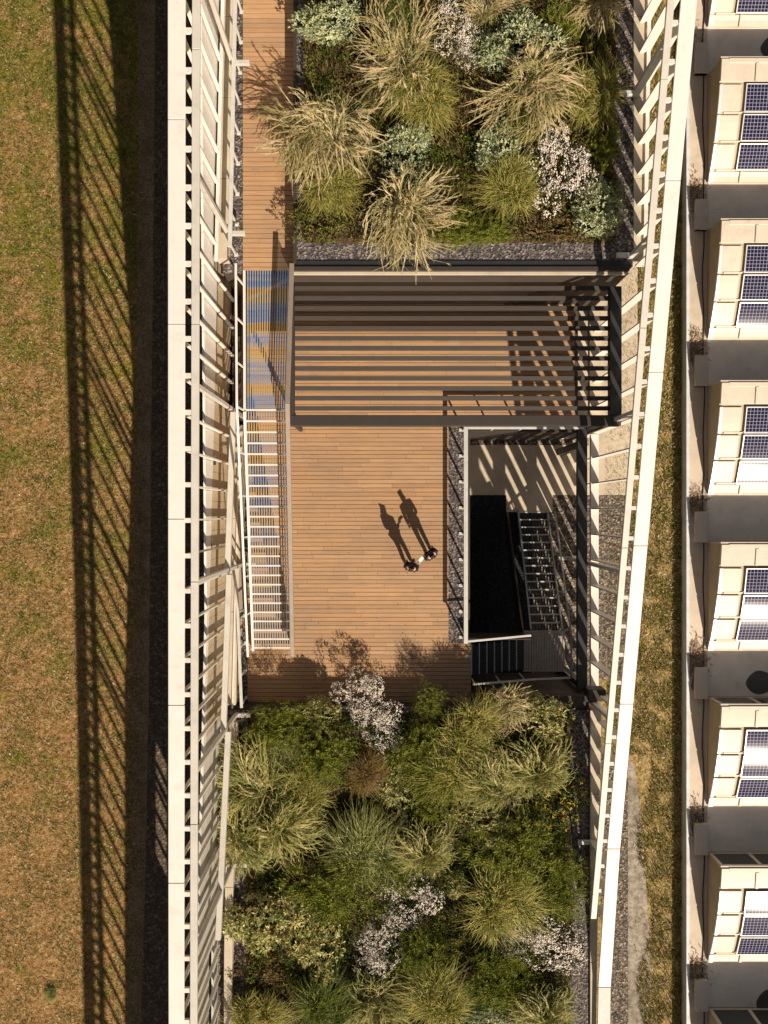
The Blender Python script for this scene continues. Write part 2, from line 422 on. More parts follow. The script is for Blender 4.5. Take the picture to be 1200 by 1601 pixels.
s = MB()
def gs(x0, x1, y0, y1, z): s.face([(x0, y0, z), (x1, y0, z), (x1, y1, z), (x0, y1, z)])
gs(-5.05, DX0 + .01, YS, 2.95, -.02); struct('west_gravel', s, 'gravel')
s = MB(); gs(DX1, 2.83, -4.55, 2.95, -.012); struct('deck_gravel', s, 'gravel')
s = MB(); gs(-4.95, -4.28, YN, 22, 4.18); struct('walkway_gravel', s, 'gravel')
s = MB(); gs(-2.6, 7.43, YN + .25, 22, 4.70); struct('north_roof_gravel', s, 'gravel')
s = MB(); gs(-6.2, 7.0, -22, YS - .12, .66); struct('south_roof_gravel', s, 'gravel')
s = MB(); gs(3.0, 9.6, -6.5, 7.3, ZC); struct('court_floor', s, 'courtgravel')
b = MB(); b.box(7.34, 7.76, 2.96, 7.2, -1.2, -.9); b.box(6.78, 7.30, 2.96, 7.2, -1.2, -.98); b.build('side_ledge', 'concrete', bld, .01)
s = MB(); gs(3.0, 5.75, -6.3, .66, ZC + .004); struct('shaded_dark_gravel', s, 'darkgravel')
s = MB(); gs(3.0, 9.62, .66, 2.6, ZC + .008); gs(4.75, 6.55, 0, .66, ZC + .008); gs(7.95, 9.85, 2.6, 9.8, ZC + .008); struct('court_paving', s, 'concrete')

# planter soil as bumpy beds
def bed(name, x0, x1, y0, y1, z, seed):
    mb = MB(); nx, ny = 40, 48
    P = [[(x0 + (x1 - x0) * i / nx, y0 + (y1 - y0) * j / ny) for i in range(nx + 1)] for j in range(ny + 1)]
    def zz(i, j):
        if i in (0, nx) or j in (0, ny): return z - .04
        x, y = P[j][i]; return z + .05 + .09 * mnoise.noise((x * 1.3 + seed, y * 1.3, 0)) + .04 * mnoise.noise((x * 4, y * 4, seed))
    for j in range(ny):
        for i in range(nx):
            mb.face([(*P[j][i], zz(i, j)), (*P[j][i + 1], zz(i + 1, j)), (*P[j + 1][i + 1], zz(i + 1, j + 1)), (*P[j + 1][i], zz(i, j + 1))])
    return struct(name, mb, 'soil')
bed('north_planting_soil', -2.42, 6.95, YN + .72, 17, 4.72, 1)
bed('south_planting_soil', -4.72, 6.42, -19, YS - .14, .68, 5)
def cover(name, n, xr, yr, z, seed, cols):
    return scatter(name, n, xr, yr, z + .04, cols, (.03, .11), (.010, .026), .22, seed, cl(1.1, seed, -.05))
GC = [(.12, .09, .025), (.08, .10, .012), (.13, .075, .035), (.17, .14, .03), (.06, .085, .008), (.2, .12, .06)]
cover('north_ground_cover', 42000, (-2.4, 6.9), (YN + .75, 16.5), 4.74, 11, GC)
cover('south_ground_cover', 48000, (-4.65, 6.4), (-18, YS - .3), .70, 12, [(.07, .10, .012), (.05, .08, .008), (.12, .10, .02), (.16, .10, .04), (.03, .05, .008)])

# ------------------------------------------------------------------ slatted side screens
def screen(side, label, ys_cols, y_lo, y_hi):
    west = side < 0
    X, Z = (XW, ZW) if west else (XE, ZE)
    t = thing('slatted_screen', (X(0), 0, 0), label, 'screen', None)
    s_ = -side                                # towards the building
    cop = MB(); n = int((y_hi - y_lo) / 4.6)
    for i in range(n):
        a_, c_ = y_lo + (y_hi - y_lo) * i / n, y_lo + (y_hi - y_lo) * (i + 1) / n - .014
        def cs(y): return (X(y) - .21, X(y) + .21)
        (l0, r0), (l1, r1) = cs(a_), cs(c_)
        cop.hexa([(l0, a_, Z(a_) - .08), (r0, a_, Z(a_) - .08), (r1, c_, Z(c_) - .08), (l1, c_, Z(c_) - .08)],
                 [(l0, a_, Z(a_)), (r0, a_, Z(a_)), (r1, c_, Z(c_)), (l1, c_, Z(c_))])
    cop.build('coping', 'coping', t, .012)
    ib = MB(); yb = y_lo if west else -13.6
    n = int((y_hi - yb) / 6)
    for i in range(n):
        a_, c_ = yb + (y_hi - yb) * i / n, yb + (y_hi - yb) * (i + 1) / n - .012
        def bs(y):
            x = X(y) + s_ * .46; return (x - .095, x + .095)
        (l0, r0), (l1, r1) = bs(a_), bs(c_)
        ib.hexa([(l0, a_, Z(a_) - .14), (r0, a_, Z(a_) - .14), (r1, c_, Z(c_) - .14), (l1, c_, Z(c_) - .14)],
                [(l0, a_, Z(a_) - .02), (r0, a_, Z(a_) - .02), (r1, c_, Z(c_) - .02), (l1, c_, Z(c_) - .02)])
    ib.build('inner_beam', 'beam', t, .01)
    pitch = .905; k = 0; y = y_lo + .3
    while y < y_hi:
        zt = Z(y) - .085
        if west: zb = 4.9 if y > YN else (.45 if y > YS else 1.05)
        else: zb = 4.6 if y > YN else (-4.0 if y > YS else .55)
        if zt - zb > .12 and (west or y > -14):
            f_ = MB()
            xo = X(y) - side * .02; xi = X(y) + s_ * (.125 if west else .31)
            f_.box(min(xo, xi), max(xo, xi), y - .022, y + .022, zb, zt)
            if west or y > -13.4:           # bracket tying slat, coping and inner beam together
                xa, xb_ = X(y) + s_ * .2, X(y) + s_ * .40
                f_.box(min(xa, xb_), max(xa, xb_), y - .06, y + .06, zt - .06, zt + .05)
            f_.build('slat', 'white', t, 0)
        y += pitch
    for y in ys_cols:
        zb = (4.7 if y > YN else (.4 if y > YS else .8)) if west else (4.7 if y > YN else (-4 if y > YS else .6))
        if Z(y) - zb < .4: continue
        c_ = MB(); x = X(y) + s_ * .44
        c_.box(x - (.06 if west else .11), x + (.06 if west else .11), y - .06, y + .06, zb, Z(y) - .145)
        c_.box(min(x, x + s_ * .5), max(x, x + s_ * .5), y - .07, y + .07, zb + .10, zb + .24)
        c_.build('post', 'steel' if not west else 'beam', t, .01)
    return t
ws = screen(-1, 'tall white slatted screen with coping standing along the lawn on the left', [-16.9, -11.9, -6.85, -1.8, 3.2, 8.25, 13.3, 18.3], -34, 24)
es = screen(1, 'white slatted screen with sloping coping beside the dry grass strip on the right', [12.4, 7.6, 2.9, -1.8, -6.5, -11.2], -21, 24)
# solid lower wall of the west screen: white upper band, tan lower panels
def wall_run(y0, y1, z0f, z1f, off, th, step=.905, gap=.01):
    mb = MB(); y = y0
    while y < y1 - .05:
        e = min(y + step, y1) - gap
        xa, xb, xc, xd = XW(y) - off - th, XW(y) - off, XW(e) - off, XW(e) - off - th
        if z1f(y) - z0f(y) > .05:
            mb.hexa([(xa, y, z0f(y)), (xb, y, z0f(y)), (xc, e, z0f(e)), (xd, e, z0f(e))],
                    [(xa, y, z1f(y)), (xb, y, z1f(y)), (xc, e, z1f(e)), (xd, e, z1f(e))])
        y += step
    return mb
wt = lambda y: max(4.2, 4.78 + .182 * y)
lw = lambda y: 4.25
wall_run(-9.3, 24, lambda y: 3.85 if y < YN else 4.6, wt, .03, .07).build('upper_wall_panel', 'white', ws)
wall_run(-6.9, YN, lambda y: -2.6, lambda y: 3.80, .03, .07).build('lower_wall_panel', 'tan', ws)
wall_run(YN, 24, lambda y: -2.6, lambda y: 4.55, .03, .07).build('lower_wall_panel', 'tan', ws)
wall_run(-34, -6.9, lambda y: -2.6, lambda y: 1.55, .03, .07, 2.4).build('lower_wall_panel', 'beam', ws)
wall_run(-14.3, -6.9, lambda y: 1.60, lambda y: 3.80 if y > -9.3 else 4.2, .03, .07, 2.4).build('lower_wall_panel', 'beam', ws)
wall_run(-34, -18.8, lambda y: 1.60, lambda y: max(1.7, lw(y)), .03, .07, 2.4).build('lower_wall_panel', 'beam', ws)
wall_run(-18.8, -14.3, lambda y: 2.35, lambda y: max(2.5, lw(y)), .03, .07, 2.4).build('lower_wall_panel', 'beam', ws)
# middle rail, bottom rail
mb = MB()
for a_, c_ in ((3.1, -1.9), (-1.92, -6.9), (-6.92, -13.4)):
    z0, z1 = (3.6 if a_ > -5 else 3.0), 3.0 + (c_ + 6.9) * .03 if c_ < -6 else 3.4
    mb.bar((XW(a_) + .52, a_, z0), (XW(c_) + .40, c_, 3.2), .17, .2)
mb.build('middle_rail', 'beam', ws, .01)
mb = MB(); mb.bar((XW(2.9) + .32, 2.9, .98), (XW(YS) + .32, YS, .98), .05, .05); mb.build('bottom_rail', 'white', ws)
mb = MB(); mb.bar((XW(22) + .1, 22, 4.86), (XW(YN + .2) + .1, YN + .2, 4.86), .10, .08); mb.build('bottom_rail', 'white', ws)
mb = MB()
mb.box(XE(-2) - .30, XE(-2) - .02, -6.3, 2.75, -1.0, -.78); mb.build('floor_beam', 'white', es, .01)
mb = MB(); mb.bar((XE(22) - .06, 22, 4.78), (XE(7.3) - .06, 7.3, 4.78), .11, .08); mb.build('bottom_rail', 'white', es)
mb = MB()                                    # overhang block at the corner of each end of the open court
mb.box(6.9, 7.5, -6.4, -6.0, .2, .93); mb.build('corner_block', 'bronze', bld, .02)
# floodlights on the middle rail
for i, (px, py, lab) in enumerate([(333, 716, 'small black floodlight on the left screen rail beside the upper stair'), (327, 846, 'small black floodlight on the left screen rail beside the lower stair')]):
    p = W(px, py, 3.65); t = thing('floodlight', p, lab, 'floodlight', 'floodlights on the screen rail')
    m_ = MB(); m_.box(p.x - .07, p.x + .09, p.y - .22, p.y - .06, p.z, p.z + .12); m_.build('lamp_housing', 'black', t, .015)
    m_ = MB(); m_.bar((p.x, p.y - .06, p.z + .02), (p.x, p.y + .14, p.z + .05), .05, .04); m_.box(p.x - .09, p.x + .09, p.y + .02, p.y + .08, p.z - .05, p.z + .1); m_.build('bracket', 'white', t)

# ------------------------------------------------------------------ pergola
PZ = 3.25
pg = thing('pergola', (1.5, 5, 0), 'dark bronze louvred pergola against the wall over the end of the deck', 'pergola')
px0, px1 = W(458, 600, PZ).x, W(953, 600, PZ).x
yf0, yf1 = W(0, 666, PZ).y, W(0, 649, PZ).y
m_ = MB(); m_.box(px0 - .1, px1 + .35, yf0, yf1, PZ - .3, PZ + .04); m_.build('front_beam', 'bronze', pg, .015)
m_ = MB(); m_.box(px0 - .12, px0 + .03, yf1 + .003, YN - .17, PZ - .3, PZ + .03); m_.build('side_beam', 'bronze', pg, .01)
m_ = MB(); m_.box(px1, px1 + .36, yf1 + .003, YN - .17, PZ - .3, PZ + .06); m_.build('side_beam', 'black', pg, .01)  # black, not bronze: the shade of the slats put into its colour
ytop = W(0, 450, PZ).y; n = 13
for i in range(n):
    yc = ytop + (yf1 + .22 - ytop) * i / (n - 1)
    m_ = MB(); a_ = R(14); hw, ht = .064, .035
    m_.hexa([(px0 + .035, yc - hw, PZ - .14), (px1 - .004, yc - hw, PZ - .14), (px1 - .004, yc + hw, PZ - .10), (px0 + .035, yc + hw, PZ - .10)],
            [(px0 + .035, yc - hw, PZ - .05), (px1 - .004, yc - hw, PZ - .05), (px1 - .004, yc + hw, PZ - .01), (px0 + .035, yc + hw, PZ - .01)])
    m_.build('louver', 'bronze', pg, .006)
for x, y in ((px0 - .04, yf0 + .16), (px1 + .2, yf0 + .16)):
    m_ = MB(); m_.box(x - .06, x + .06, y - .06, y + .06, 0 if x < 5 else -3.9, PZ - .3); m_.build('post', 'bronze', pg)

# ------------------------------------------------------------------ west staircase
st = thing('metal_staircase', (-3.9, -4, 0), 'straight white metal stair with grated treads rising along the left edge of the deck', 'staircase')
NR = 25; y_bot = W(0, 1013, .17).y; y_top = W(0, 641, UP).y
def tl(i): return W(397 - 13.5 * i / (NR - 1) if False else 397, 1013, .17).x + (W(384, 641, UP).x - W(397, 1013, .17).x) * i / (NR - 1)
def tr(i): return W(456, 1013, .17).x + (W(448, 641, UP).x - W(456, 1013, .17).x) * i / (NR - 1)
td = (y_top - y_bot) / (NR - 1)
for i in range(NR - 1):
    z = UP * (i + 1) / NR; y = y_bot + td * i; x0, x1 = tl(i), tr(i)
    nb = MB(); nb.box(x0, x1, y - .025, y + .03, z - .05, z); nose = nb.build('tread_nosing', 'white', st)
    gb = MB(); k = 15
    for j in range(k):
        xx = x0 + .03 + (x1 - x0 - .06) * (j + .5) / k
        gb.box(xx - .019, xx + .019, y + .032, y + td - .027, z - .035, z - .005, bottom=False)
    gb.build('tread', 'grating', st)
gb = MB(); x0, x1 = tl(NR - 1), tr(NR - 1); k = 17
xa0, xa1 = -4.22, -2.82
for j in range(k):
    f_ = (j + .5) / k; xa = x0 + .03 + (x1 - x0 - .06) * f_; xb = xa0 + .05 + (xa1 - xa0 - .1) * f_
    gb.hexa([(xa - .020, y_top + .03, UP - .05), (xa + .020, y_top + .03, UP - .05), (xb + .020, YN + .1, UP - .05), (xb - .020, YN + .1, UP - .05)],
            [(xa - .020, y_top + .03, UP - .01), (xa + .020, y_top + .03, UP - .01), (xb + .020, YN + .1, UP - .01), (xb - .020, YN + .1, UP - .01)])
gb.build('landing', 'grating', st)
nb = MB(); nb.box(tl(24), tr(24), y_top - .025, y_top + .03, UP - .06, UP); nb.build('tread_nosing', 'white', st)
for sx, fn in ((-1, tl), (1, tr)):
    sb = MB()
    p0 = (fn(0) + sx * .04, y_bot - .05, .06); p1 = (fn(24) + sx * .04, y_top, UP - .1); p2 = ((xa0 if sx < 0 else xa1) + sx * .02, YN + .1, UP - .1)
    sb.bar(p0, p1, .07, .26); sb.bar(p1, p2, .07, .22)
    sb.build('stringer', 'white' if sx < 0 else 'greysteel', st)
    hp = [(fn(0) + sx * .10, y_bot - .18, 1.0), (fn(24) + sx * .12, y_top + .1, UP + 1.0), ((xa0 if sx < 0 else xa1) + sx * .12, YN + .05, UP + 1.0)]
    hb = MB()
    w_ = .07 if sx < 0 else .14
    hb.bar(hp[0], hp[1], w_, .06); hb.bar(hp[1], hp[2], w_, .06)
    hb.build('handrail', 'white' if sx < 0 else 'railbrown', st, .01)
    gp = MB(); o_ = sx * .08
    if sx > 0:
        gp.hexa([(fn(0) + o_, y_bot, .25), (fn(0) + o_ + .02, y_bot, .25), (fn(24) + o_ + .02, y_top, UP + .05), (fn(24) + o_, y_top, UP + .05)],
                [(fn(0) + o_, y_bot, .95), (fn(0) + o_ + .02, y_bot, .95), (fn(24) + o_ + .02, y_top, UP + .95), (fn(24) + o_, y_top, UP + .95)])
        gp.hexa([(fn(24) + o_, y_top + .02, UP + .05), (fn(24) + o_ + .02, y_top + .02, UP + .05), (xa1 + o_ + .02, YN + .05, UP + .05), (xa1 + o_, YN + .05, UP + .05)],
                [(fn(24) + o_, y_top + .02, UP + .95), (fn(24) + o_ + .02, y_top + .02, UP + .95), (xa1 + o_ + .02, YN + .05, UP + .95), (xa1 + o_, YN + .05, UP + .95)])
        gp.build('glass_panel', 'glass', st)
    else:
        for i in range(0, 25, 4):
            y = y_bot + td * i; z = UP * i / 25
            pb = MB(); pb.bar((fn(i) + sx * .08, y, z + .1), (fn(i) + sx * .11, y, z + 1.02), .045, .045); pb.build('post', 'white', st)
        for y in (y_top + 1.3, y_top + 2.6, y_top + 3.8):
            pb = MB(); pb.bar((tl(24) - .07, y, UP - .1), (tl(24) - .13, y, UP + 1.0), .045, .045); pb.build('post', 'white', st)

# ------------------------------------------------------------------ upper walkway railing and west deck railing
def railing(name, pts, h, label, posts, m, w=.10, hh=.05, ends=True):
    t = thing(name, pts[0], label, 'railing')
    r = MB()
    for p, q in zip(pts, pts[1:]):
        r.bar((p[0], p[1], p[2] + h), (q[0], q[1], q[2] + h), w, hh)
    r.build('top_rail', m, t, .008)
    for p in posts:
        q = MB(); q.box(p[0] - .028, p[0] + .028, p[1] - .028, p[1] + .028, p[2], p[2] + h - hh / 2)
        q.box(p[0] - .06, p[0] + .06, p[1] - .06, p[1] + .06, p[2], p[2] + .015); q.build('post', m, t)
    return t
rx = lambda y: -4.42 + .022 * (y - 12)
railing('walkway_railing', [(rx(22), 22, UP), (rx(7.75), 7.75, UP)], 1.0, 'pale grey steel railing along the gravel edge of the upper walkway', [(rx(y) + .03, y, UP) for y in [7.8 + .92 * k for k in range(15)]], 'steel', .12)
railing('deck_railing', [(-5.0, -1.6, 0), (-4.80, -6.6, 0)], 1.0, 'pale steel railing in the gravel strip at the lower left corner of the deck', [(-4.98 + .04 * k, -1.7 - .95 * k, 0) for k in range(6)], 'steel', .10)
# court railing (three sides)
cz = 1.1
cy1, cy0 = W(0, 668, cz).y, W(0, 1003, cz).y
cr = thing('court_railing', (2.8, -4.5, 0), 'pale flat topped steel railing round the sunken stair court', 'railing')
cx = W(728, 0, cz).x
r = MB(); r.box(cx - .07, cx + .07, cy0 - .07, cy1 + .07, cz - .05, cz); r.build('top_rail', 'steel', cr, .008)
r = MB(); r.box(cx + .072, 6.7, cy1 - .06, cy1 + .07, cz - .05, cz); r.build('top_rail', 'steel', cr, .008)
r = MB(); r.bar((cx + .072, cy0, cz - .03), (W(830, 995, cz - .1).x, W(0, 994, cz).y, cz - .10), .07, .05); r.build('top_rail', 'steel', cr, .006)
for k in range(9):
    y = cy0 + (cy1 - cy0) * k / 8
    q = MB(); q.box(cx - .03, cx + .03, y - .025, y + .025, 0, cz - .05); q.box(cx - .15, cx + .03, y - .05, y + .05, -.01, .03); q.build('post', 'steel', cr)
for k in range(1, 5):
    x = cx + (6.6 - cx) * k / 4
    q = MB(); q.box(x - .025, x + .025, cy1 - .025, cy1 + .025, 0, cz - .05); q.build('post', 'steel', cr)
q = MB(); q.box(cx + .1, 5.0, cy0 - .02, cy0 + .02, -1.1, .55); q.build('solid_panel', 'bronze', cr)
q = MB(); q.hexa([(4.86, cy0 + .1, -1.6), (4.92, cy0 + .1, -1.6), (4.70, 0, -3.9), (4.64, 0, -3.9)],
                 [(4.86, cy0 + .1, -.3), (4.92, cy0 + .1, -.3), (4.70, 0, -2.9), (4.64, 0, -2.9)]); q.build('solid_panel', 'bronze', cr)
# cross beam over the court
be = thing('court_beam', (6.8, -2, 0), 'wide black steel beam along the open right side of the stair court', 'beam')
q = MB(); q.box(W(903, 0, .3).x, W(918, 0, .3).x, -6.2, 2.92, 0, .3); q.build('beam', 'black', be, .01)
q = MB(); q.box(6.72, 6.95, 2.2, 2.45, -3.9, 0); q.box(6.72, 6.95, -6.1, -5.9, -3.9, 0); q.build('post', 'black', be)

# ------------------------------------------------------------------ court staircase: flight east, landing, flight north
ct = thing('court_staircase', (4, -5, -3.9), 'grey steel stair turning at a landing down into the sunken court', 'staircase')
ya, yb = W(0, 1052, -.6).y, W(0, 1004, -.6).y
for i in range(7):
    z = -.17 * (i + 1); x = 3.04 + .285 * i
    n_ = MB(); n_.box(x, x + .04, ya, yb, z - .04, z); n_.build('tread_nosing', 'steel', ct)
    gb = MB()
    for j in range(18):
        y = ya + .03 + (yb - ya - .06) * (j + .5) / 18
        gb.box(x + .042, x + .28, y - .014, y + .014, z - .035, z - .005)
    gb.build('tread', 'grate', ct)
zl = -.17 * 8; lx0, lx1 = 3.04 + .285 * 7, W(884, 0, zl).x
ly0, ly1 = W(0, 1050, zl).y, W(0, 986, zl).y
gb = MB()
for j in range(16):
    x = lx0 + .02 + (lx1 - lx0 - .04) * (j + .5) / 16
    gb.box(x - .036, x + .036, ly0, ly1, zl - .04, zl - .004)
gb.box(lx0, lx1, ly0, ly0 + .05, zl - .06, zl); gb.box(lx0, lx1, ly1 - .05, ly1, zl - .06, zl)
gb.build('landing', 'landinggrate', ct)
nst = 15; ye = W(0, 800, -3.8).y
fx = lambda t_, side: (W(830 - 20 * t_ if side == 0 else 879 - 23 * t_, 0, zl - 2.4 * t_).x)
for i in range(nst):
    t_ = (i + 1) / nst; z = zl - 2.5 * t_; y = ly1 + (ye - ly1) * i / nst; y2 = ly1 + (ye - ly1) * (i + 1) / nst
    x0, x1 = fx(t_, 0), fx(t_, 1)
    n_ = MB(); n_.box(x0, x1, y2 - .045, y2, z - .04, z); n_.build('tread_nosing', 'steel', ct)
    gb = MB()
    for j in range(10):
        x = x0 + .03 + (x1 - x0 - .06) * (j + .5) / 10
        gb.box(x - .03, x + .03, y, y2 - .047, z - .035, z - .006)
    gb.build('tread', 'grate', ct)
for side in (0, 1):
    sb = MB(); sb.bar((fx(0, side), ly1, zl - .08), (fx(1, side), ye, zl - 2.5), .06, .2); sb.build('stringer', 'greysteel', ct)
hb = MB(); hb.bar((fx(0, 1) + .12, ly1, zl + 1.0), (fx(1, 1) + .12, ye, zl - 1.5), .06, .06)
hb.bar((fx(0, 1) + .12, ly1, zl + 1.0), (fx(0, 1) + .12, ly0 - .05, zl + 1.0), .06, .06); hb.build('handrail', 'greysteel', ct)
hb = MB(); hb.bar((fx(0, 1) + .12, ly0 - .05, zl + 1.0), (lx0 + .3, ly0 - .1, zl + 1.0), .06, .06)
hb.bar((lx0 + .3, ly0 - .1, zl + 1.0), (3.0, ya - .12, .98), .06, .06); hb.build('handrail', 'steel', ct)
for x, z in ((3.05, 0), (3.95, -.5), (4.85, -1.0), (fx(0, 1) + .1, zl)):
    pb = MB(); pb.box(x - .02, x + .02, ya - .12, ya - .08, z - .1, z + .98); pb.build('post', 'steel', ct)
for k in range(1, 4):
    t_ = k / 3.2; pb = MB(); y = ly1 + (ye - ly1) * t_
    pb.bar((fx(t_, 1) + .06, y, zl - 2.5 * t_), (fx(t_, 1) + .12, y, zl + 1 - 2.5 * t_), .04, .04); pb.build('post', 'steel', ct)

# ------------------------------------------------------------------ the neighbour: low building with sawtooth monitors
ZF = -3.42
nb_ = thing('sawtooth_building', (14, 0, -4), 'low cream building with curved sawtooth roof lights and solar panels on the right', 'building')
q = MB(); q.box(11.70, 30, -24, 24, -4.3, ZF); q.build('flat_roof', 'roofconc', nb_)
q = MB(); q.box(11.58, 11.695, -24, 24, -4.3, ZF + .06); q.build('roof_kerb', 'curb', nb_)
q = MB(); L = 4.0
def slope(t): return R(6 + 25 * t)
prof = [(0, 0)]
for i in range(24):
    t_ = (i + .5) / 24; prof.append((prof[-1][0] - L / 24, prof[-1][1] - math.tan(slope(t_)) * L / 24))
drop = -prof[-1][1]; ZRG = ZF + drop + .05
def pz(d):        # height of the shell at distance d south of the ridge
    k = min(23.999, max(0, d / L * 24)); i = int(k); f_ = k - i
    return ZRG + prof[i][1] * (1 - f_) + prof[i + 1][1] * f_
GX0, GX1 = 12.4, 24.0
yr = 10.74
def shell(x0, x1, d0, d1, lift, th, n=6):
    mb = MB(); top = []
    for i in range(n + 1):
        d = d0 + (d1 - d0) * i / n; z = pz(d) + lift; k = len(mb.v)
        mb.v += [(x0, yr - d, z - th), (x1, yr - d, z - th), (x1, yr - d, z), (x0, yr - d, z)]; top.append(k)
    for a_, c_ in zip(top, top[1:]):
        for j in range(4):
            mb.f.append((a_ + j, a_ + (j + 1) % 4, c_ + (j + 1) % 4, c_ + j)); mb.c.append(None)
    mb.f.append((top[0], top[0] + 1, top[0] + 2, top[0] + 3)); mb.f.append((top[-1] + 3, top[-1] + 2, top[-1] + 1, top[-1])); mb.c += [None, None]
    return mb
mon = thing('roof_monitor_root', (0, 0, 0), 'x', 'x')
def monitor():
    mb = MB()                      # gable walls + shell as one solid
    for i in range(24):
        a_, c_ = L * i / 24, L * (i + 1) / 24
        mb.face([(GX0, yr - a_, ZF - .05), (GX0, yr - c_, ZF - .05), (GX0, yr - c_, pz(c_)), (GX0, yr - a_, pz(a_))])
        mb.face([(GX1, yr - a_, ZF - .05), (GX1, yr - a_, pz(a_)), (GX1, yr - c_, pz(c_)), (GX1, yr - c_, ZF - .05)])
        mb.face([(GX0, yr - c_, pz(c_)), (GX1, yr - c_, pz(c_)), (GX1, yr - a_, pz(a_)), (GX0, yr - a_, pz(a_))])
    mb.face([(GX0, yr, ZF - .05), (GX0, yr, pz(0)), (GX1, yr, pz(0)), (GX1, yr, ZF - .05)])
    o = mb.build('roof_monitor', 'gable', nb_)
    def sub(mbx, name, m, bev=0): return mbx.build(name, m, o, bev)
    # ridge tray with standing ribs
    s1 = shell(GX0 + .0, GX1, 0, .80, .05, .10, 4); sub(s1, 'ridge_tray', 'tray', .015)
    for x in (13.75, 15.35, 17.0):
        sub(shell(x - .06, x + .06, .16, .80, .10, .06, 3), 'rib', 'tray', .01)
    sub(shell(GX0 + .02, GX0 + .30, .02, .80, .085, .05, 3), 'rib', 'tray', .01)
    sub(shell(GX0 + .30, GX1, .0, .16, .085, .05, 2), 'rib', 'tray', .01)
    # three rows: side tray and solar panels
    for d0, d1 in ((.90, 1.86), (1.92, 2.80), (2.87, 3.72)):
        sub(shell(GX0 + .0, GX0 + .13, d0, d1, .09, .10, 3), 'side_tray', 'rim', .01)
        sub(shell(GX0 + .13, GX0 + .83, d0 + .0, d1 - .07, .07, .08, 3), 'side_tray', 'tray', .015)
        sub(shell(GX0 + .24, GX0 + .97, d1 - .055, d1, .05, .06, 1), 'side_tray', 'tray', .005)
        for c_ in range(4):
            x0 = GX0 + .97 + 1.66 * c_; x1 = x0 + 1.64
            za, zb_ = pz(d0) + .14, pz(d1) + .14
            f1 = MB(); e_ = .035
            f1.hexa([(x0, yr - d1, zb_ - .045), (x1, yr - d1, zb_ - .045), (x1, yr - d0, za - .045), (x0, yr - d0, za - .045)],
                    [(x0, yr - d1, zb_), (x1, yr - d1, zb_), (x1, yr - d0, za), (x0, yr - d0, za)])
            nf = len(f1.f); NS = 10                 # glass sheet, bowed by a centimetre to grade the sun's glare
            for q_ in range(NS + 1):
                t_ = q_ / NS; d = d0 + e_ + (d1 - d0 - 2 * e_) * t_; z = za + (zb_ - za) * (d - d0) / (d1 - d0) + .003 + .011 * (1 - (2 * t_ - 1) ** 2)
                f1.v += [(x0 + e_, yr - d, z), (x1 - e_, yr - d, z)]
            for q_ in range(NS):
                k = 8 + 2 * q_; f1.f.append((k + 2, k + 3, k + 1, k)); f1.c.append(None)
            fr = sub(f1, 'solar_panel', 'rim')
            fr.data.materials.append(M['solar'])
            me = fr.data; bm = bmesh.new(); bm.from_mesh(me); bm.faces.ensure_lookup_table()
            uvl = bm.loops.layers.uv.new('UVMap'); ln = math.hypot(d1 - d0, za - zb_) / (d1 - d0)
            for f in bm.faces[nf:]:
                if f.normal.z < 0: f.normal_flip()
                f.material_index = 1; f.smooth = True
                for lp in f.loops:
                    co = lp.vert.co + ORG[o.name]; lp[uvl].uv = (co.x - x0 - e_, (yr - co.y - d0 - e_) * ln)
            bm.to_mesh(me); bm.free()
    sub(shell(GX0 - .02, GX1, 3.73, L + .06, .06, .12, 2), 'eaves_trim', 'tray', .015)
    for x in (13.6, 15.4): sub(shell(x - .05, x + .05, 3.74, L + .10, .11, .12, 1), 'rib', 'tray', .01)
    sub(shell(GX0 - .02, GX0 + .16, 3.74, L + .10, .11, .14, 1), 'rib', 'rim', .01)
    # north glazing
    for k in range(6):
        x0 = GX0 + .16 + 1.46 * k
        wq = MB(); wq.box(x0, x0 + 1.38, yr + .005, yr + .04, ZF + .15, ZRG - .12); sub(wq, 'window', 'glassdark')
    wq = MB(); wq.box(GX0 + .0, GX1, yr + .002, yr + .055, ZF + .05, ZF + .145); wq.box(GX0, GX1, yr + .002, yr + .075, ZRG - .115, ZRG + .04)
    for k in range(7): wq.box(GX0 + .02 + 1.46 * k, GX0 + .15 + 1.46 * k, yr + .002, yr + .06, ZF + .146, ZRG - .116)
    sub(wq, 'window_frame', 'tray')
    return o
bpy.data.objects.remove(mon)
m0 = monitor()
pitch = 5.96
# gutter block, valley membrane
q = MB(); q.tube([(12.24 + .03 * math.sin(i * 1.7) + .02 * math.sin(i * .6), 23 - .8 * i, ZF + .03) for i in range(58)], .022, 6); q.build('cable', 'bronze', nb_)
vb = MB(); vb.face([(GX0 + .0, yr + .08, ZF + .004), (GX1, yr + .08, ZF + .004), (GX1, yr + pitch - L - .1, ZF + .004), (GX0 + .0, yr + pitch - L - .1, ZF + .004)])
v0 = vb.build('valley_membrane', 'valley', nb_)
bb = MB(); bb.box(11.86, 12.36, yr + .02, yr + 1.2, ZF, ZF + .22); bb.box(11.86, 12.36, yr + .02, yr + .05, ZF, ZF + .24); b0 = bb.build('gutter_block', 'tray', nb_, .015)
for k in (-2, -1, 1, 2, 3, 4, 5):
    for o in (m0, v0, b0):
        c = copy_tree(o); c.location.y = o.location.y - pitch * k
        c.parent = nb_
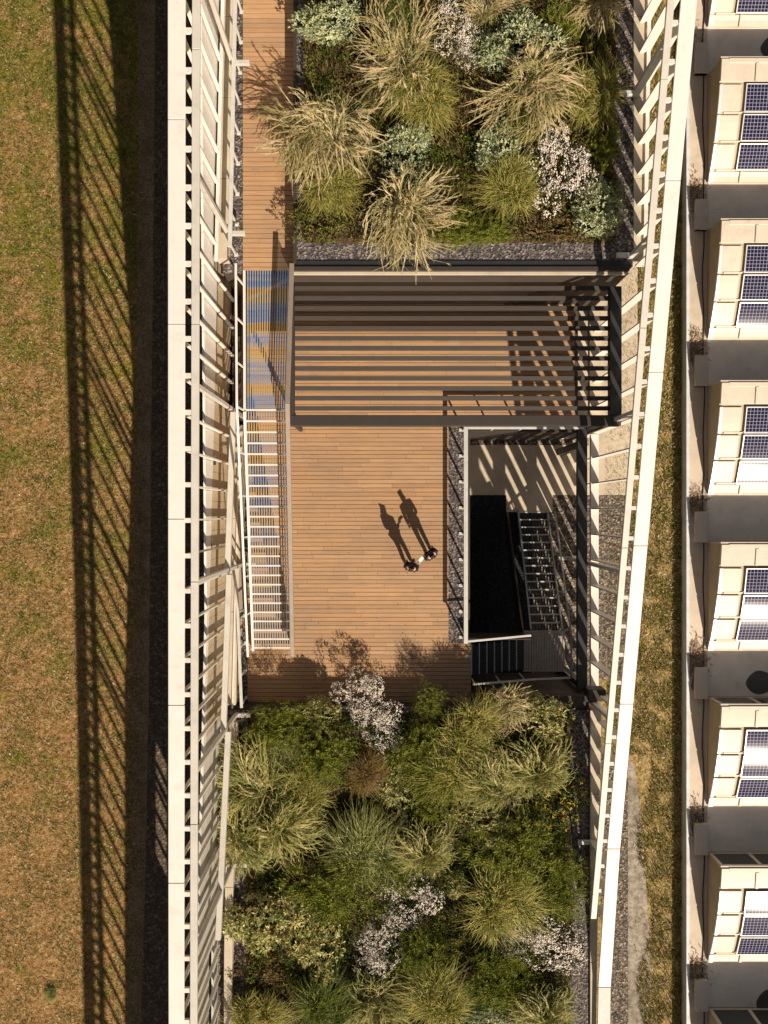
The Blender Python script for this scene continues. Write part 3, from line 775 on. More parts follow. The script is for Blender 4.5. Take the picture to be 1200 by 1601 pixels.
# seedheads caught in the gutters
wd = MB(); rnd = random.Random(5)
for k in range(-1, 6):
    for _ in range([60, 260, 420, 380, 520, 120, 300][k + 1]):
        x = 11.72 + abs(rnd.gauss(0, .3)); y = yr - pitch * k + 1.5 + rnd.gauss(0, .34)
        if x > 12.6: continue
        a_ = rnd.uniform(0, 6.28); l = rnd.uniform(.05, .16); p = Vector((x, y, ZF + .01)); q_ = p + Vector((math.cos(a_) * l, math.sin(a_) * l, rnd.uniform(.01, .12)))
        u = Vector((-math.sin(a_), math.cos(a_), 0)) * .012; c_ = rnd.choice([(.45, .30, .19), (.26, .18, .10), (.65, .50, .38), (.2, .16, .05)])
        wd.face([p - u, p + u, q_ + u, q_ - u], c_)
tag(wd.build('gutter_weeds', 'leaf'), kind='stuff')
for (px_, py_, rx_, ry_) in ((1190, 1067, .55, .45), (1204, 1568, .5, .5), (1092, 1070, .28, .35), (1090, 1290, .22, .5), (1215, 75, .6, .5)):
    c0 = W(px_, py_, ZF + .007); sd = MB()
    sd.face([(c0.x + rx_ * math.cos(a_ * math.pi / 12) * (1 + .10 * math.sin(a_ * math.pi / 6 + 1)), c0.y + ry_ * math.sin(a_ * math.pi / 12) * (1 + .08 * math.cos(a_ * math.pi / 4)), ZF + .008) for a_ in range(24)])
    struct('wet_stain', sd, mat('wet_membrane', (.10, .085, .07), .35, noise=(3, .2)))

# ------------------------------------------------------------------ plants
def jit(rnd, c, a=.22):
    k = rnd.uniform(1 - a, 1 + a); h = rnd.uniform(-.08, .08)
    return (max(.004, min(.9, c[0] * k * (1 + h))), max(.004, min(.9, c[1] * k)), max(.003, min(.9, c[2] * k * (1 - h))))
def ribbon(mb, pts, ws, side, col):
    for i in range(len(pts) - 1):
        u0, u1 = side * ws[i], side * ws[i + 1]
        mb.face([pts[i] - u0, pts[i] + u0, pts[i + 1] + u1, pts[i + 1] - u1], col)
def leaf(mb, p, d, n, l, w, col):
    u = d.cross(n)
    if u.length < 1e-4: u = d.orthogonal()
    u = u.normalized() * w * .5
    mb.face([p, p + d * l * .45 + u, p + d * l, p + d * l * .45 - u], col)
def rdir(rnd):
    z = rnd.uniform(-1, 1); a_ = rnd.uniform(0, 6.283); r_ = math.sqrt(1 - z * z)
    return Vector((r_ * math.cos(a_), r_ * math.sin(a_), z))

def g_plume(seed, cols, green):
    rnd = random.Random(seed); mb = MB()
    wind = rnd.uniform(0, 6.283); wk = rnd.uniform(.1, .3)
    cen = [Vector((rnd.gauss(0, .13), rnd.gauss(0, .13), 0)) for _ in range(5)]
    lob = [rnd.uniform(.7, 1.12) for _ in range(7)]
    def reach(a_): k = (a_ % 6.283) / 6.283 * 7; i = int(k); return lob[i % 7] * (1 - k + i) + lob[(i + 1) % 7] * (k - i)
    for k in range(58):                                   # plume bundles
        a0 = rnd.uniform(0, 6.283); r0 = rnd.uniform(.22, 1.0) ** .7 * reach(a0); h0 = rnd.uniform(.5, .95) * (1.25 - .4 * r0); c0 = rnd.choice(cols)
        b0 = rnd.choice(cen); curl = rnd.gauss(0, .55)
        for j in range(rnd.randint(4, 9)):
            a_ = a0 + rnd.gauss(0, .13); r_ = r0 * rnd.uniform(.7, 1.12); h_ = h0 * rnd.uniform(.8, 1.15)
            bend = curl + rnd.gauss(0, .3)
            b_ = b0 + Vector((rnd.gauss(0, .05), rnd.gauss(0, .05), 0)); pts = []
            for i in range(7):
                t_ = i / 6; an = a_ + bend * t_ * t_
                pts.append(b_ + Vector((math.cos(an) * r_ + math.cos(wind) * wk * t_, math.sin(an) * r_ + math.sin(wind) * wk * t_, 0)) * t_ ** 1.25 + Vector((0, 0, h_ * (1.9 * t_ - 1.15 * t_ * t_))))
            d = Vector((math.cos(a_ + 1.57), math.sin(a_ + 1.57), 0))
            c_ = jit(rnd, c0, .2)
            ribbon(mb, pts[:5], [.003, .0035, .004, .005, .008], d, jit(rnd, green if rnd.random() < .4 else c0))
            ribbon(mb, pts[4:], [.007, .011, .003], d, c_)
            for q in range(10):                            # feathery barbs
                t_ = rnd.uniform(3.2, 6); i = min(5, int(t_)); p = pts[i].lerp(pts[i + 1], t_ - i); dd = (pts[i + 1] - pts[i]).normalized()
                dd = (dd + d * rnd.uniform(-.6, .6) + Vector((0, 0, rnd.uniform(-.3, .4)))).normalized()
                leaf(mb, p, dd, Vector((0, 0, 1)), rnd.uniform(.05, .12), .010, jit(rnd, c0, .28))
    for k in range(520):                                  # fine arching blades below
        a_ = rnd.uniform(0, 6.283); r_ = rnd.uniform(.25, .85) * reach(a_); h_ = rnd.uniform(.25, .6); pts = []; b0 = rnd.choice(cen)
        cu = rnd.gauss(0, .5)
        for i in range(5):
            t_ = i / 4; an = a_ + cu * t_ * t_; pts.append(b0 + Vector((math.cos(an) * (.04 + r_ * t_), math.sin(an) * (.04 + r_ * t_), h_ * (2.2 * t_ - 1.9 * t_ * t_))))
        ribbon(mb, pts, [.005, .005, .005, .004, .002], Vector((-math.sin(a_), math.cos(a_), 0)), jit(rnd, green if rnd.random() < .6 else cols[0], .3))
    return mb
def g_tuft(seed, base, tip):
    rnd = random.Random(seed); mb = MB()
    cen = [(rnd.gauss(0, .22), rnd.gauss(0, .22), rnd.uniform(.6, 1)) for _ in range(7)]
    lean = rnd.uniform(0, 6.283)
    for k in range(1700):
        cx_, cy_, cs_ = rnd.choice(cen)
        a_ = rnd.uniform(0, 6.283); r_ = rnd.uniform(.1, 1.0) ** .8 * cs_; h_ = rnd.uniform(.5, .95) * (1.15 - .45 * r_); pts = []
        a2 = a_ + rnd.gauss(0, .45); b_ = Vector((cx_ + rnd.gauss(0, .07), cy_ + rnd.gauss(0, .07), 0))
        for i in range(5):
            t_ = i / 4; an = a_ + (a2 - a_) * t_
            pts.append(b_ + Vector((math.cos(an) * r_ * t_ ** 1.3 + .12 * math.cos(lean) * t_ * t_, math.sin(an) * r_ * t_ ** 1.3 + .12 * math.sin(lean) * t_ * t_, h_ * (1.9 * t_ - 1.25 * t_ * t_))))
        d = Vector((-math.sin(a_), math.cos(a_), 0)); f_ = rnd.random()
        c0 = jit(rnd, base, .35); c1 = jit(rnd, tip if f_ < .7 else base, .35)
        ribbon(mb, pts[:3], [.005, .0055, .0055], d, c0); ribbon(mb, pts[2:], [.0055, .0045, .0015], d, c1)
    return mb
def dome(rnd, lumps, hz):
    c = rnd.choice(lumps); d = rdir(rnd); d.z = abs(d.z)
    r_ = c[3] * rnd.uniform(.72, 1.03)
    return Vector((c[0] + d.x * r_, c[1] + d.y * r_, (c[2] + d.z * r_) * hz)), d
def mk_lumps(rnd, n=9):
    L_ = [(0, 0, .15, .5)]
    for _ in range(n):
        a_ = rnd.uniform(0, 6.283); r_ = rnd.uniform(.3, .72); L_.append((math.cos(a_) * r_, math.sin(a_) * r_, rnd.uniform(0, .22), rnd.uniform(.24, .4)))
    return L_
def g_leafy(seed, cols, n=1900, ln=.105, hz=.75):
    rnd = random.Random(seed); mb = MB(); L_ = mk_lumps(rnd)
    for k in range(n // 5):                               # rosettes
        p, d = dome(rnd, L_, hz); c0 = rnd.choice(cols)
        for j in range(6):
            dd = (d * .6 + rdir(rnd)).normalized(); leaf(mb, p, dd, d, ln * rnd.uniform(.7, 1.25), ln * .38, jit(rnd, c0, .2))
    for k in range(40):
        p, d = dome(rnd, L_, hz); a_ = Vector((p.x * .2, p.y * .2, 0)); ribbon(mb, [a_, a_.lerp(p, .6) + Vector((0, 0, .05)), p], [.008, .006, .004], Vector((d.y, -d.x, .01)).normalized(), (.06, .05, .02))
    return mb, L_
def g_flowers(seed, L_, n, col, hz):
    rnd = random.Random(seed); mb = MB()
    cl_ = [dome(rnd, L_, hz) for _ in range(int(n / 8))]
    for p0, d in cl_:
        for j in range(8):
            p = p0 + rdir(rnd) * rnd.uniform(0, .085) + d * .03; nn = (d + rdir(rnd) * .7 + Vector((.3, -.5, 1.0))).normalized()
            u = nn.orthogonal().normalized(); w = nn.cross(u); r_ = rnd.uniform(.009, .018); c_ = jit(rnd, col, .12)
            mb.face([p + u * r_, p + w * r_, p - u * r_, p - w * r_], c_)
    return mb
def g_fern(seed, cols, n=230, hz=.8):
    rnd = random.Random(seed); mb = MB(); L_ = mk_lumps(rnd, 12)
    for k in range(n):
        p, d = dome(rnd, L_, hz); ax = (d + Vector((0, 0, .5)) + rdir(rnd) * .45).normalized(); c0 = rnd.choice(cols)
        s_ = ax.orthogonal().normalized(); l_ = rnd.uniform(.12, .26)
        for j in range(11):
            t_ = j / 10; dd = (ax * .7 + (s_ * math.cos(j * 2.4) + ax.cross(s_) * math.sin(j * 2.4)) * .9).normalized()
            leaf(mb, p + ax * l_ * t_, dd, ax, rnd.uniform(.05, .10), .014, jit(rnd, c0, .25))
    return mb

STRAW = [(.52, .41, .205), (.42, .345, .16), (.62, .50, .29), (.32, .27, .11)]
STRAW2 = [(.38, .33, .11), (.48, .41, .17), (.30, .28, .075), (.20, .21, .05)]
GREY = [(.42, .45, .26), (.54, .56, .36), (.30, .35, .18), (.48, .48, .24)]
PALE = [(.56, .53, .22), (.42, .44, .16), (.66, .60, .32), (.24, .28, .09), (.48, .38, .15)]
LIB = {}
def lib(kind):
    if kind in LIB: return LIB[kind]
    vs = []
    for v_ in range(3):
        sd = hash_(kind) + v_ * 17
        if kind == 'plume': vs.append([('foliage', g_plume(sd, STRAW, (.20, .21, .06)))])
        if kind == 'sedge': vs.append([('foliage', g_plume(sd, STRAW2, (.14, .16, .05)))])
        if kind == 'tuft': vs.append([('foliage', g_tuft(sd, (.15, .17, .025), (.40, .34, .09)))])
        if kind == 'green': vs.append([('foliage', g_tuft(sd, (.08, .12, .015), (.16, .18, .03)))])
        if kind == 'blue': vs.append([('foliage', g_tuft(sd, (.14, .17, .04), (.32, .31, .10)))])
        if kind == 'bronze': vs.append([('foliage', g_tuft(sd, (.13, .09, .025), (.26, .165, .05)))])
        if kind == 'grey': vs.append([('foliage', g_leafy(sd, GREY, 4600, .085)[0])])
        if kind == 'pale': vs.append([('foliage', g_leafy(sd, PALE, 4600, .085)[0])])
        if kind == 'olive': vs.append([('foliage', g_leafy(sd, [(.16, .15, .03), (.12, .13, .02), (.22, .19, .05)], 2200, .065, .5)[0])])
        if kind == 'rust': vs.append([('foliage', g_leafy(sd, [(.24, .15, .06), (.16, .13, .04), (.30, .2, .09)], 1800, .075, .6)[0])])
        if kind == 'fern': vs.append([('foliage', g_fern(sd, [(.15, .18, .015), (.21, .23, .028), (.085, .115, .008), (.27, .26, .045)], 620))])
        if kind == 'white':
            f_, L_ = g_leafy(sd, [(.07, .08, .03), (.11, .11, .04), (.05, .06, .02)], 1500, .06)
            vs.append([('foliage', f_), ('flowers', g_flowers(sd + 5, L_, 4300, (.80, .70, .60), .84))])
        if kind == 'yellow':
            f_, L_ = g_leafy(sd, [(.12, .15, .03), (.18, .19, .05)], 1500, .08)
            vs.append([('foliage', f_), ('flowers', g_flowers(sd + 5, L_, 500, (.75, .48, .03), .85))])
    out = []
    for parts in vs:
        ms = []
        for nm, mbx in parts:
            o = mbx.build(nm, 'leaf'); ms.append((nm, o.data)); bpy.data.objects.remove(o)
        out.append(ms)
    LIB[kind] = out; return out
def hash_(s_): return sum((i + 3) * ord(c_) for i, c_ in enumerate(s_))

INFO = {'plume': ('plume_plant', 'plant', 'feathery plume grasses on the roofs'), 'sedge': ('straw_tussock', 'plant', 'straw coloured grasses on the lower roof'),
        'tuft': ('tussock', 'plant', 'rounded golden green grass tufts'), 'green': ('green_tussock', 'plant', 'green grass tufts'),
        'blue': ('tussock', 'plant', 'rounded golden green grass tufts'), 'bronze': ('bronze_tussock', 'plant', None),
        'grey': ('grey_leaved_shrub', 'shrub', 'grey green leafy shrubs'), 'pale': ('pale_leaved_shrub', 'shrub', 'pale yellow green shrubs on the lower roof'),
        'olive': ('low_shrub', 'shrub', 'low olive shrubs'), 'rust': ('rusty_shrub', 'shrub', None), 'fern': ('feathery_shrub', 'shrub', 'feathery bright green shrubs'),
        'white': ('flowering_shrub', 'flowering shrub', 'white flowering shrubs'), 'yellow': ('yellow_flowering_shrub', 'flowering shrub', None)}
PN = 0
def plant(kind, x, y, rx_, label, z, ry_=None, hs=1.15):
    global PN
    PN += 1; rnd = random.Random(PN * 31)
    hgt = {'plume': .55, 'sedge': .4, 'tuft': .4, 'white': .35, 'grey': .35, 'fern': .35}.get(kind, .3)
    sc = F / (H - z)
    p = W(x, y, z + hgt); p.z = z
    nm, cat, grp = INFO[kind]
    o = thing(nm, p, label, cat, grp)
    sx = rx_ / sc; sy = (ry_ or rx_) / sc
    k = (sx + sy) / 2
    if kind in ('fern', 'pale', 'grey', 'white', 'yellow', 'rust', 'olive'): sx *= 1.15; sy *= 1.15; hs *= 1.1 if kind == 'white' else 1.4
    o.scale = (sx, sy, min(1.35, max(.45, k)) * hs)
    if not ry_ or abs(ry_ - rx_) < 8: o.rotation_euler = (0, 0, rnd.uniform(0, 6.28))
    for nm_, me in lib(kind)[PN % 3]:
        c = bpy.data.objects.new(nm_, me); COL.objects.link(c); c.parent = o
        if nm_ == 'flowers': c['kind'] = 'stuff'
    return o
def undergrowth(name, n, xr, yr, z, cols, seed, amp):
    rnd = random.Random(seed); mb = MB()
    for _ in range(n):
        x = rnd.uniform(*xr); y = rnd.uniform(*yr)
        h_ = max(0, .5 + 1.1 * mnoise.noise((x * 1.25, y * 1.25, seed)) + .4 * mnoise.noise((x * 3.1, y * 3.1, seed + 2)))
        if h_ < .22: continue
        k = min(2, max(0, int((mnoise.noise((x * .9 + 5, y * .9, seed)) + .5) * 3))); c0 = rnd.choice(cols[k])
        p = Vector((x, y, z + .05 + amp * min(1, h_) * rnd.uniform(.7, 1.1)))
        for j in range(6):
            d = (rdir(rnd) + Vector((0, 0, .5))).normalized(); leaf(mb, p, d, rdir(rnd), rnd.uniform(.05, .11), rnd.uniform(.018, .038), jit(rnd, c0, .3))
    return tag(mb.build(name, 'leaf'), kind='stuff')
GR = [(.10, .145, .014), (.07, .11, .01), (.14, .17, .025), (.05, .08, .008)]
OL = [(.19, .18, .035), (.13, .13, .02), (.25, .21, .06)]
BR = [(.17, .11, .04), (.23, .15, .07), (.12, .10, .03)]
undergrowth('upper_undergrowth', 9000, (-2.35, 6.85), (YN + .8, 16.5), 4.76, [BR, OL, GR], 21, .26)
undergrowth('lower_undergrowth', 13000, (-4.6, 6.3), (-18, YS - .28), .72, [GR, GR, OL], 22, .42)
for i_ in range(1):
    mb = MB(); rnd = random.Random(77)
    for _ in range(90):                      # a few blown leaves on the deck
        x = rnd.uniform(-2.9, 2.1); y = rnd.uniform(-6.4, 2.6) if rnd.random() < .5 else rnd.uniform(-6.5, -4.8)
        leaf(mb, Vector((x, y, .008)), Vector((math.cos(x * 50), math.sin(x * 50), .15)).normalized(), Vector((0, 0, 1)), rnd.uniform(.03, .07), .025, rnd.choice([(.2, .11, .04), (.12, .07, .03), (.4, .3, .14)]))
    tag(mb.build('fallen_leaves', 'leaf'), kind='stuff')
ZN, ZS = 4.76, .72
NORTH = [
 ('grey', 518, 26, 58, 'grey green leafy shrub in the top left corner of the upper bed beside the walkway', 38),
 ('green', 622, 30, 46, 'bright green grass tuft at the top of the upper bed left of the white blossom', None),
 ('white', 710, 34, 34, 'white flowering shrub at the very top of the upper bed', 44),
 ('white', 722, 84, 24, 'small white flowering shrub just below the topmost blossom of the upper bed', 26),
 ('plume', 628, 98, 82, 'straw plume grass below the bright green tuft at the top of the upper bed', None),
 ('tuft', 662, 152, 60, 'golden green grass tuft below the top straw plume grass', None),
 ('plume', 508, 200, 80, 'largest straw plume grass leaning over the walkway edge', 96),
 ('grey', 638, 236, 46, 'grey green leafy shrub between three plume grasses in the upper bed', None),
 ('plume', 634, 322, 80, 'straw plume grass spilling over the wall above the pergola', 86),
 ('tuft', 520, 300, 46, 'golden grass tuft under the largest plume grass near the walkway', None),
 ('olive', 496, 344, 52, 'low olive mat shrub in the lower left corner of the upper bed', 36),
 ('grey', 818, 60, 64, 'broad grey green leafy shrub right of the topmost white blossom', 48),
 ('grey', 765, 72, 34, 'small grey green shrub touching the topmost white blossom', None),
 ('plume', 832, 132, 92, 'straw plume grass in the right half of the upper bed below a broad grey shrub', 74),
 ('tuft', 922, 152, 52, 'golden grass tuft at the right edge of the upper bed beside the plume grass', 62),
 ('grey', 786, 236, 50, 'grey green leafy shrub left of the big white blossom in the upper bed', 44),
 ('tuft', 792, 292, 54, 'rounded green gold grass tuft left of the big white blossom', None),
 ('white', 880, 262, 50, 'big white flowering shrub near the right edge of the upper bed', 66),
 ('grey', 932, 318, 44, 'grey green leafy shrub in the lower right corner of the upper bed', 50),
 ('grey', 966, 296, 18, 'tiny grey green shrub at the right rim of the upper bed', None),
 ('plume', 940, 8, 56, 'straw plume grass in the top right corner of the upper bed', None),
 ('plume', 768, 4, 46, 'straw plume grass at the top edge of the upper bed right of the white blossom', None),
 ('olive', 930, 84, 44, 'olive shrub below the top right plume grass', None),
 ('fern', 705, 358, 44, 'low feathery green shrub on the lower rim of the upper bed', 30),
 ('fern', 762, 352, 38, 'low feathery green shrub under the rounded tuft of the upper bed', 28),
 ('fern', 948, 232, 26, 'bright green feathery shrub right of the big white blossom', 36),
 ('olive', 690, 66, 34, 'dark olive shrub left of the top white blossoms', 40),
 ('fern', 880, 30, 36, 'feathery green shrub between the broad grey shrub and the top right plume grass', None),
 ('rust', 575, 62, 40, 'rusty leaved shrub under the top left grey shrub', 26),
 ('fern', 815, 196, 42, 'feathery green shrub under the right hand plume grass', 26),
 ('rust', 870, 352, 44, 'rusty yellow low shrub under the big white blossom', 22),
 ('olive', 715, 270, 26, 'low olive shrub on the bare brown strip in the middle of the upper bed', 40),
]
SOUTH = [
 ('fern', 432, 1140, 52, 'feathery green shrub in the upper left corner of the lower bed', 36),
 ('fern', 498, 1172, 50, 'feathery green shrub under the pale shrub along the deck', None),
 ('pale', 508, 1116, 42, 'small pale shrub along the deck left of the white blossom', 22),
 ('white', 562, 1092, 40, 'white flowering shrub leaning over the deck edge', 36),
 ('white', 588, 1140, 46, 'white flowering shrub just under the one that leans over the deck', 42),
 ('sedge', 400, 1225, 72, 'straw grass mound at the left rim of the lower bed under the feathery corner shrub', None),
 ('sedge', 372, 1300, 62, 'straw grass overhanging the left parapet of the lower bed', 72),
 ('sedge', 446, 1296, 70, 'straw grass mound in the left part of the lower bed beside the overhanging one', None),
 ('blue', 452, 1172, 36, 'spiky green gold tuft above the left straw grasses', None),
 ('tuft', 470, 1235, 46, 'golden tuft above the straw mound in the left part of the lower bed', None),
 ('bronze', 572, 1212, 40, 'rusty brown grass tuft in the middle of the lower bed under the white blossom', None),
 ('pale', 632, 1238, 38, 'pale shrub right of the rusty brown tuft', 46),
 ('tuft', 738, 1136, 56, 'golden green tuft nearest the court stair', None),
 ('tuft', 722, 1202, 62, 'broad golden green tuft second from the court stair', None),
 ('plume', 792, 1102, 48, 'straw plume grass against the ledge at the foot of the court stair', 38),
 ('pale', 846, 1122, 54, 'pale yellow green shrub in the upper right corner of the lower bed', 44),
 ('sedge', 838, 1196, 76, 'tangled straw grass at the right rim of the lower bed', 60),
 ('sedge', 778, 1226, 58, 'tangled straw grass right of the broad golden green tuft', None),
 ('fern', 656, 1180, 50, 'feathery green shrub left of the golden green tufts', None),
 ('fern', 668, 1094, 26, 'small feathery shrub by the deck right of the white blossom', 30),
 ('fern', 676, 1252, 44, 'feathery green shrub below the broad golden green tuft', None),
 ('yellow', 872, 1252, 44, 'shrub with yellow flowers at the right rim of the lower bed', 44),
 ('pale', 752, 1284, 60, 'pale shrub above the big dark green bush in the lower bed', 34),
 ('fern', 806, 1338, 66, 'big dark green feathery bush in the right half of the lower bed', 62),
 ('blue', 566, 1328, 70, 'grey green tuft in the centre of the lower bed', 66),
 ('sedge', 666, 1322, 62, 'tangled straw grass right of the central grey green tuft', 54),
 ('fern', 520, 1392, 66, 'broad feathery green shrub under the central grey green tuft', 54),
 ('fern', 610, 1372, 40, 'feathery green shrub above the lower white blossom', 30),
 ('pale', 420, 1436, 58, 'pale shrub by the left gravel in the lower part of the lower bed', 60),
 ('pale', 506, 1472, 52, 'pale shrub left of the long white blossom', 56),
 ('white', 636, 1416, 46, 'upper half of the long white blossoming pair left of the big golden tuft', 48),
 ('white', 602, 1488, 48, 'lower half of the long white blossoming pair left of the big golden tuft', 50),
 ('tuft', 786, 1402, 74, 'biggest golden green tuft under the dark green bush', 68),
 ('fern', 878, 1392, 40, 'feathery green shrub at the right rim below the dark green bush', 50),
 ('white', 848, 1488, 62, 'wide white flowering shrub in the lower right corner of the lower bed', 48),
 ('white', 806, 1478, 34, 'small white flowering shrub touching the wide one at lower right', 26),
 ('olive', 722, 1452, 48, 'dark olive shrub right of the long white blossom', 40),
 ('fern', 668, 1486, 44, 'feathery green shrub between the long white blossom and the dark olive shrub', 46),
 ('tuft', 676, 1556, 64, 'golden tuft at the bottom of the picture below the feathery shrub', 54),
 ('fern', 776, 1532, 56, 'dark feathery bush left of the wide white blossom at lower right', 48),
 ('sedge', 852, 1574, 66, 'straw grass at the bottom right of the lower bed', 48),
 ('rust', 402, 1522, 44, 'rusty leaved shrub by the left gravel near the bottom', 32),
 ('tuft', 404, 1590, 52, 'golden tuft in the bottom left corner of the lower bed', None),
 ('green', 500, 1572, 58, 'dark green grass tuft at the bottom of the lower bed', None),
 ('sedge', 588, 1572, 60, 'dull straw grass at the bottom of the lower bed below the long white blossom', None),
 ('grey', 762, 1592, 46, 'grey green shrub at the bottom edge below the dark feathery bush', 30),
 ('olive', 576, 1270, 36, 'dark olive shrub under the rusty brown tuft', 30),
 ('rust', 470, 1350, 34, 'rusty brown shrub between the straw mound and the broad feathery shrub', 24),
 ('pale', 712, 1386, 26, 'small pale shrub left of the biggest golden tuft', None),
]
for kind, x, y, r_, lab, ry_ in NORTH: plant(kind, x, y, r_ * 1.08, lab, ZN, ry_ and ry_ * 1.08)
for kind, x, y, r_, lab, ry_ in SOUTH: plant(kind, x, y, r_ * 1.08, lab, ZS, ry_ and ry_ * 1.08)
for nm_, me in lib('blue')[0]:
    c = bpy.data.objects.new(nm_, me); COL.objects.link(c); c.parent = sw
sw.scale = (.32, .32, .3)

# ------------------------------------------------------------------ people
def skinned(name, nodes, edges, m, parent, root=0, sub=2):
    me = bpy.data.meshes.new(name); me.from_pydata([n_[:3] for n_ in nodes], edges, [])
    o = bpy.data.objects.new(name, me); COL.objects.link(o)
    sk = o.modifiers.new('skin', 'SKIN'); sk.use_smooth_shade = True
    sv = me.skin_vertices[0].data if me.skin_vertices else None
    if sv is None:
        bm = bmesh.new(); bm.from_mesh(me); bm.verts.layers.skin.verify(); bm.to_mesh(me); bm.free(); sv = me.skin_vertices[0].data
    for i, n_ in enumerate(nodes):
        r_ = n_[3]; sv[i].radius = r_ if isinstance(r_, tuple) else (r_, r_); sv[i].use_root = (i == root)
    sb = o.modifiers.new('sub', 'SUBSURF'); sb.levels = sub; sb.render_levels = sub
    dg = bpy.context.evaluated_depsgraph_get()
    nm = bpy.data.meshes.new_from_object(o.evaluated_get(dg)); nm.name = name
    bpy.data.objects.remove(o)
    nm.materials.clear(); nm.materials.append(M[m])
    for p in nm.polygons: p.use_smooth = True; p.material_index = 0
    o = bpy.data.objects.new(name, nm); COL.objects.link(o); o.parent = parent; return o

def arm_chain(sx, elbow, wrist, hand_dir):
    sh = Vector((sx * .18, 0, 1.40)); e_ = Vector(elbow); w_ = Vector(wrist); hd = Vector(hand_dir).normalized()
    side = hd.cross(Vector((0, 0, 1)));
    if side.length < .1: side = Vector((0, 1, 0))
    side.normalize(); palm = w_ + hd * .055; nodes = [(*sh, .062), (*((sh + e_) / 2), .052), (*e_, .043), (*((e_ + w_) / 2), .038), (*w_, .027), (*palm, (.036, .020))]
    ed = [(0, 1), (1, 2), (2, 3), (3, 4), (4, 5)]; cur = Vector((0, 0, -1)) if abs(hd.z) < .8 else Vector((0, 1, 0))
    for k, ln in enumerate((.062, .074, .078, .070)):
        b_ = palm + hd * .035 + side * (.030 - .02 * k); i = len(nodes)
        nodes += [(*b_, .009), (*(b_ + hd * ln * .55 + cur * .008), .0085), (*(b_ + hd * ln * .9 + cur * .03), .007)]
        ed += [(5, i), (i, i + 1), (i + 1, i + 2)]
    i = len(nodes); tb = palm + side * .034 - hd * .02
    nodes += [(*tb, .011), (*(tb + hd * .035 + side * .014 + cur * .01), .0095), (*(tb + hd * .06 + side * .008 + cur * .02), .0075)]
    ed += [(5, i), (i, i + 1), (i + 1, i + 2)]
    return nodes, ed
def person(loc, rot, hgt, label, jacket, hair, stance, arms, coat_len):
    t = thing('person', loc, label, 'person', None); t.rotation_euler = (0, 0, rot); s_ = hgt / 1.74; t.scale = (s_, s_, s_)
    N = [(0, 0, .96, (.145, .11)), (0, .0, 1.12, (.13, .10)), (0, -.01, 1.30, (.16, .105)), (0, -.01, 1.42, (.11, .085)), (0, .0, 1.50, .052),
         (0, .015, 1.56, (.062, .075)), (0, .02, 1.635, (.078, .096)), (0, .012, 1.70, (.066, .078)), (0, .115, 1.615, .014), (.074, .01, 1.62, .014), (-.074, .01, 1.62, .014)]
    E = [(0, 1), (1, 2), (2, 3), (3, 4), (4, 5), (5, 6), (6, 7), (6, 8), (6, 9), (6, 10)]
    legs = []
    for sx in (-1, 1):
        st_ = stance * sx; i = len(N)
        L_ = [(sx * .09, 0, .90, .088), (sx * .10, st_ * .5 + .02, .50, .06), (sx * .10, st_ - .01, .28, .056), (sx * .10, st_ - .02, .09, .040), (sx * .105, st_ + .06, .045, .038), (sx * .11, st_ + .15, .032, .030)]
        N += L_; legs.append(L_); E += [(0, i)] + [(i + k, i + k + 1) for k in range(5)]
    for sx, (e_, w_, hd) in zip((-1, 1), arms):
        an, ae = arm_chain(sx, e_, w_, hd); i = len(N); N += an; E += [(3, i)] + [(p + i, q + i) for p, q in ae]
    body = skinned('body', N, E, 'skin', t, 0, 2)
    J = [(0, 0, .96, (.165, .13)), (0, 0, 1.12, (.15, .12)), (0, -.01, 1.30, (.18, .125)), (0, -.01, 1.41, (.13, .10)), (0, -.005, 1.47, .068), (0, 0, coat_len, (.175, .135))]
    JE = [(0, 1), (1, 2), (2, 3), (3, 4), (0, 5)]
    for sx, (e_, w_, hd) in zip((-1, 1), arms):
        sh = Vector((sx * .185, 0, 1.40)); e_ = Vector(e_); w_ = Vector(w_); i = len(J)
        J += [(*sh, .078), (*((sh + e_) / 2), .066), (*e_, .057), (*((e_ + w_) / 2), .05), (*(e_.lerp(w_, .95)), .04)]
        JE += [(3, i), (i, i + 1), (i + 1, i + 2), (i + 2, i + 3), (i + 3, i + 4)]
    skinned('jacket', J, JE, jacket, t, 0, 2)
    T = [(0, 0, .95, (.155, .12))]; TE = []
    for L_ in legs:
        i = len(T); T += [(p[0], p[1], p[2] + (.03 if k == 3 else 0), p[3] + .018) for k, p in enumerate(L_[:4])]; TE += [(0, i), (i, i + 1), (i + 1, i + 2), (i + 2, i + 3)]
    skinned('trousers', T, TE, 'trouser', t, 0, 2)
    for L_ in legs:
        sh = skinned('shoe', [(L_[3][0], L_[3][1] - .03, .045, .046), (L_[4][0], L_[4][1], .045, .048), (L_[5][0], L_[5][1] + .02, .038, .036)], [(0, 1), (1, 2)], 'shoe', t, 0, 2)
    skinned('hair', [(0, -.02, 1.70, (.080, .092)), (0, -.045, 1.62, (.086, .075)), (0, -.06, 1.53, (.075, .055)), (0, -.065, 1.46, (.06, .04)), (0, .015, 1.728, (.070, .070)), (0, .005, 1.752, (.035, .035))], [(0, 1), (1, 2), (2, 3), (0, 4), (4, 5)], hair, t, 0, 2)
    for sx in (-1, 1):
        e_ = MB(); c = Vector((sx * .031, .108, 1.645))
        e_.tube([c + Vector((0, -.012, 0)), c + Vector((0, -.004, 0)), c + Vector((0, .002, 0))], [.012, .011, .005], 10)
        me_ = e_.build('eye', 'iris'); me_.parent = t
    e_ = MB(); e_.tube([(-.022, .098, 1.578), (0, .106, 1.576), (.022, .098, 1.578)], [.003, .006, .003], 8); m2 = e_.build('mouth', mat('lips', (.32, .12, .10), .5, noise=(9, .1))); m2.parent = t
    return t
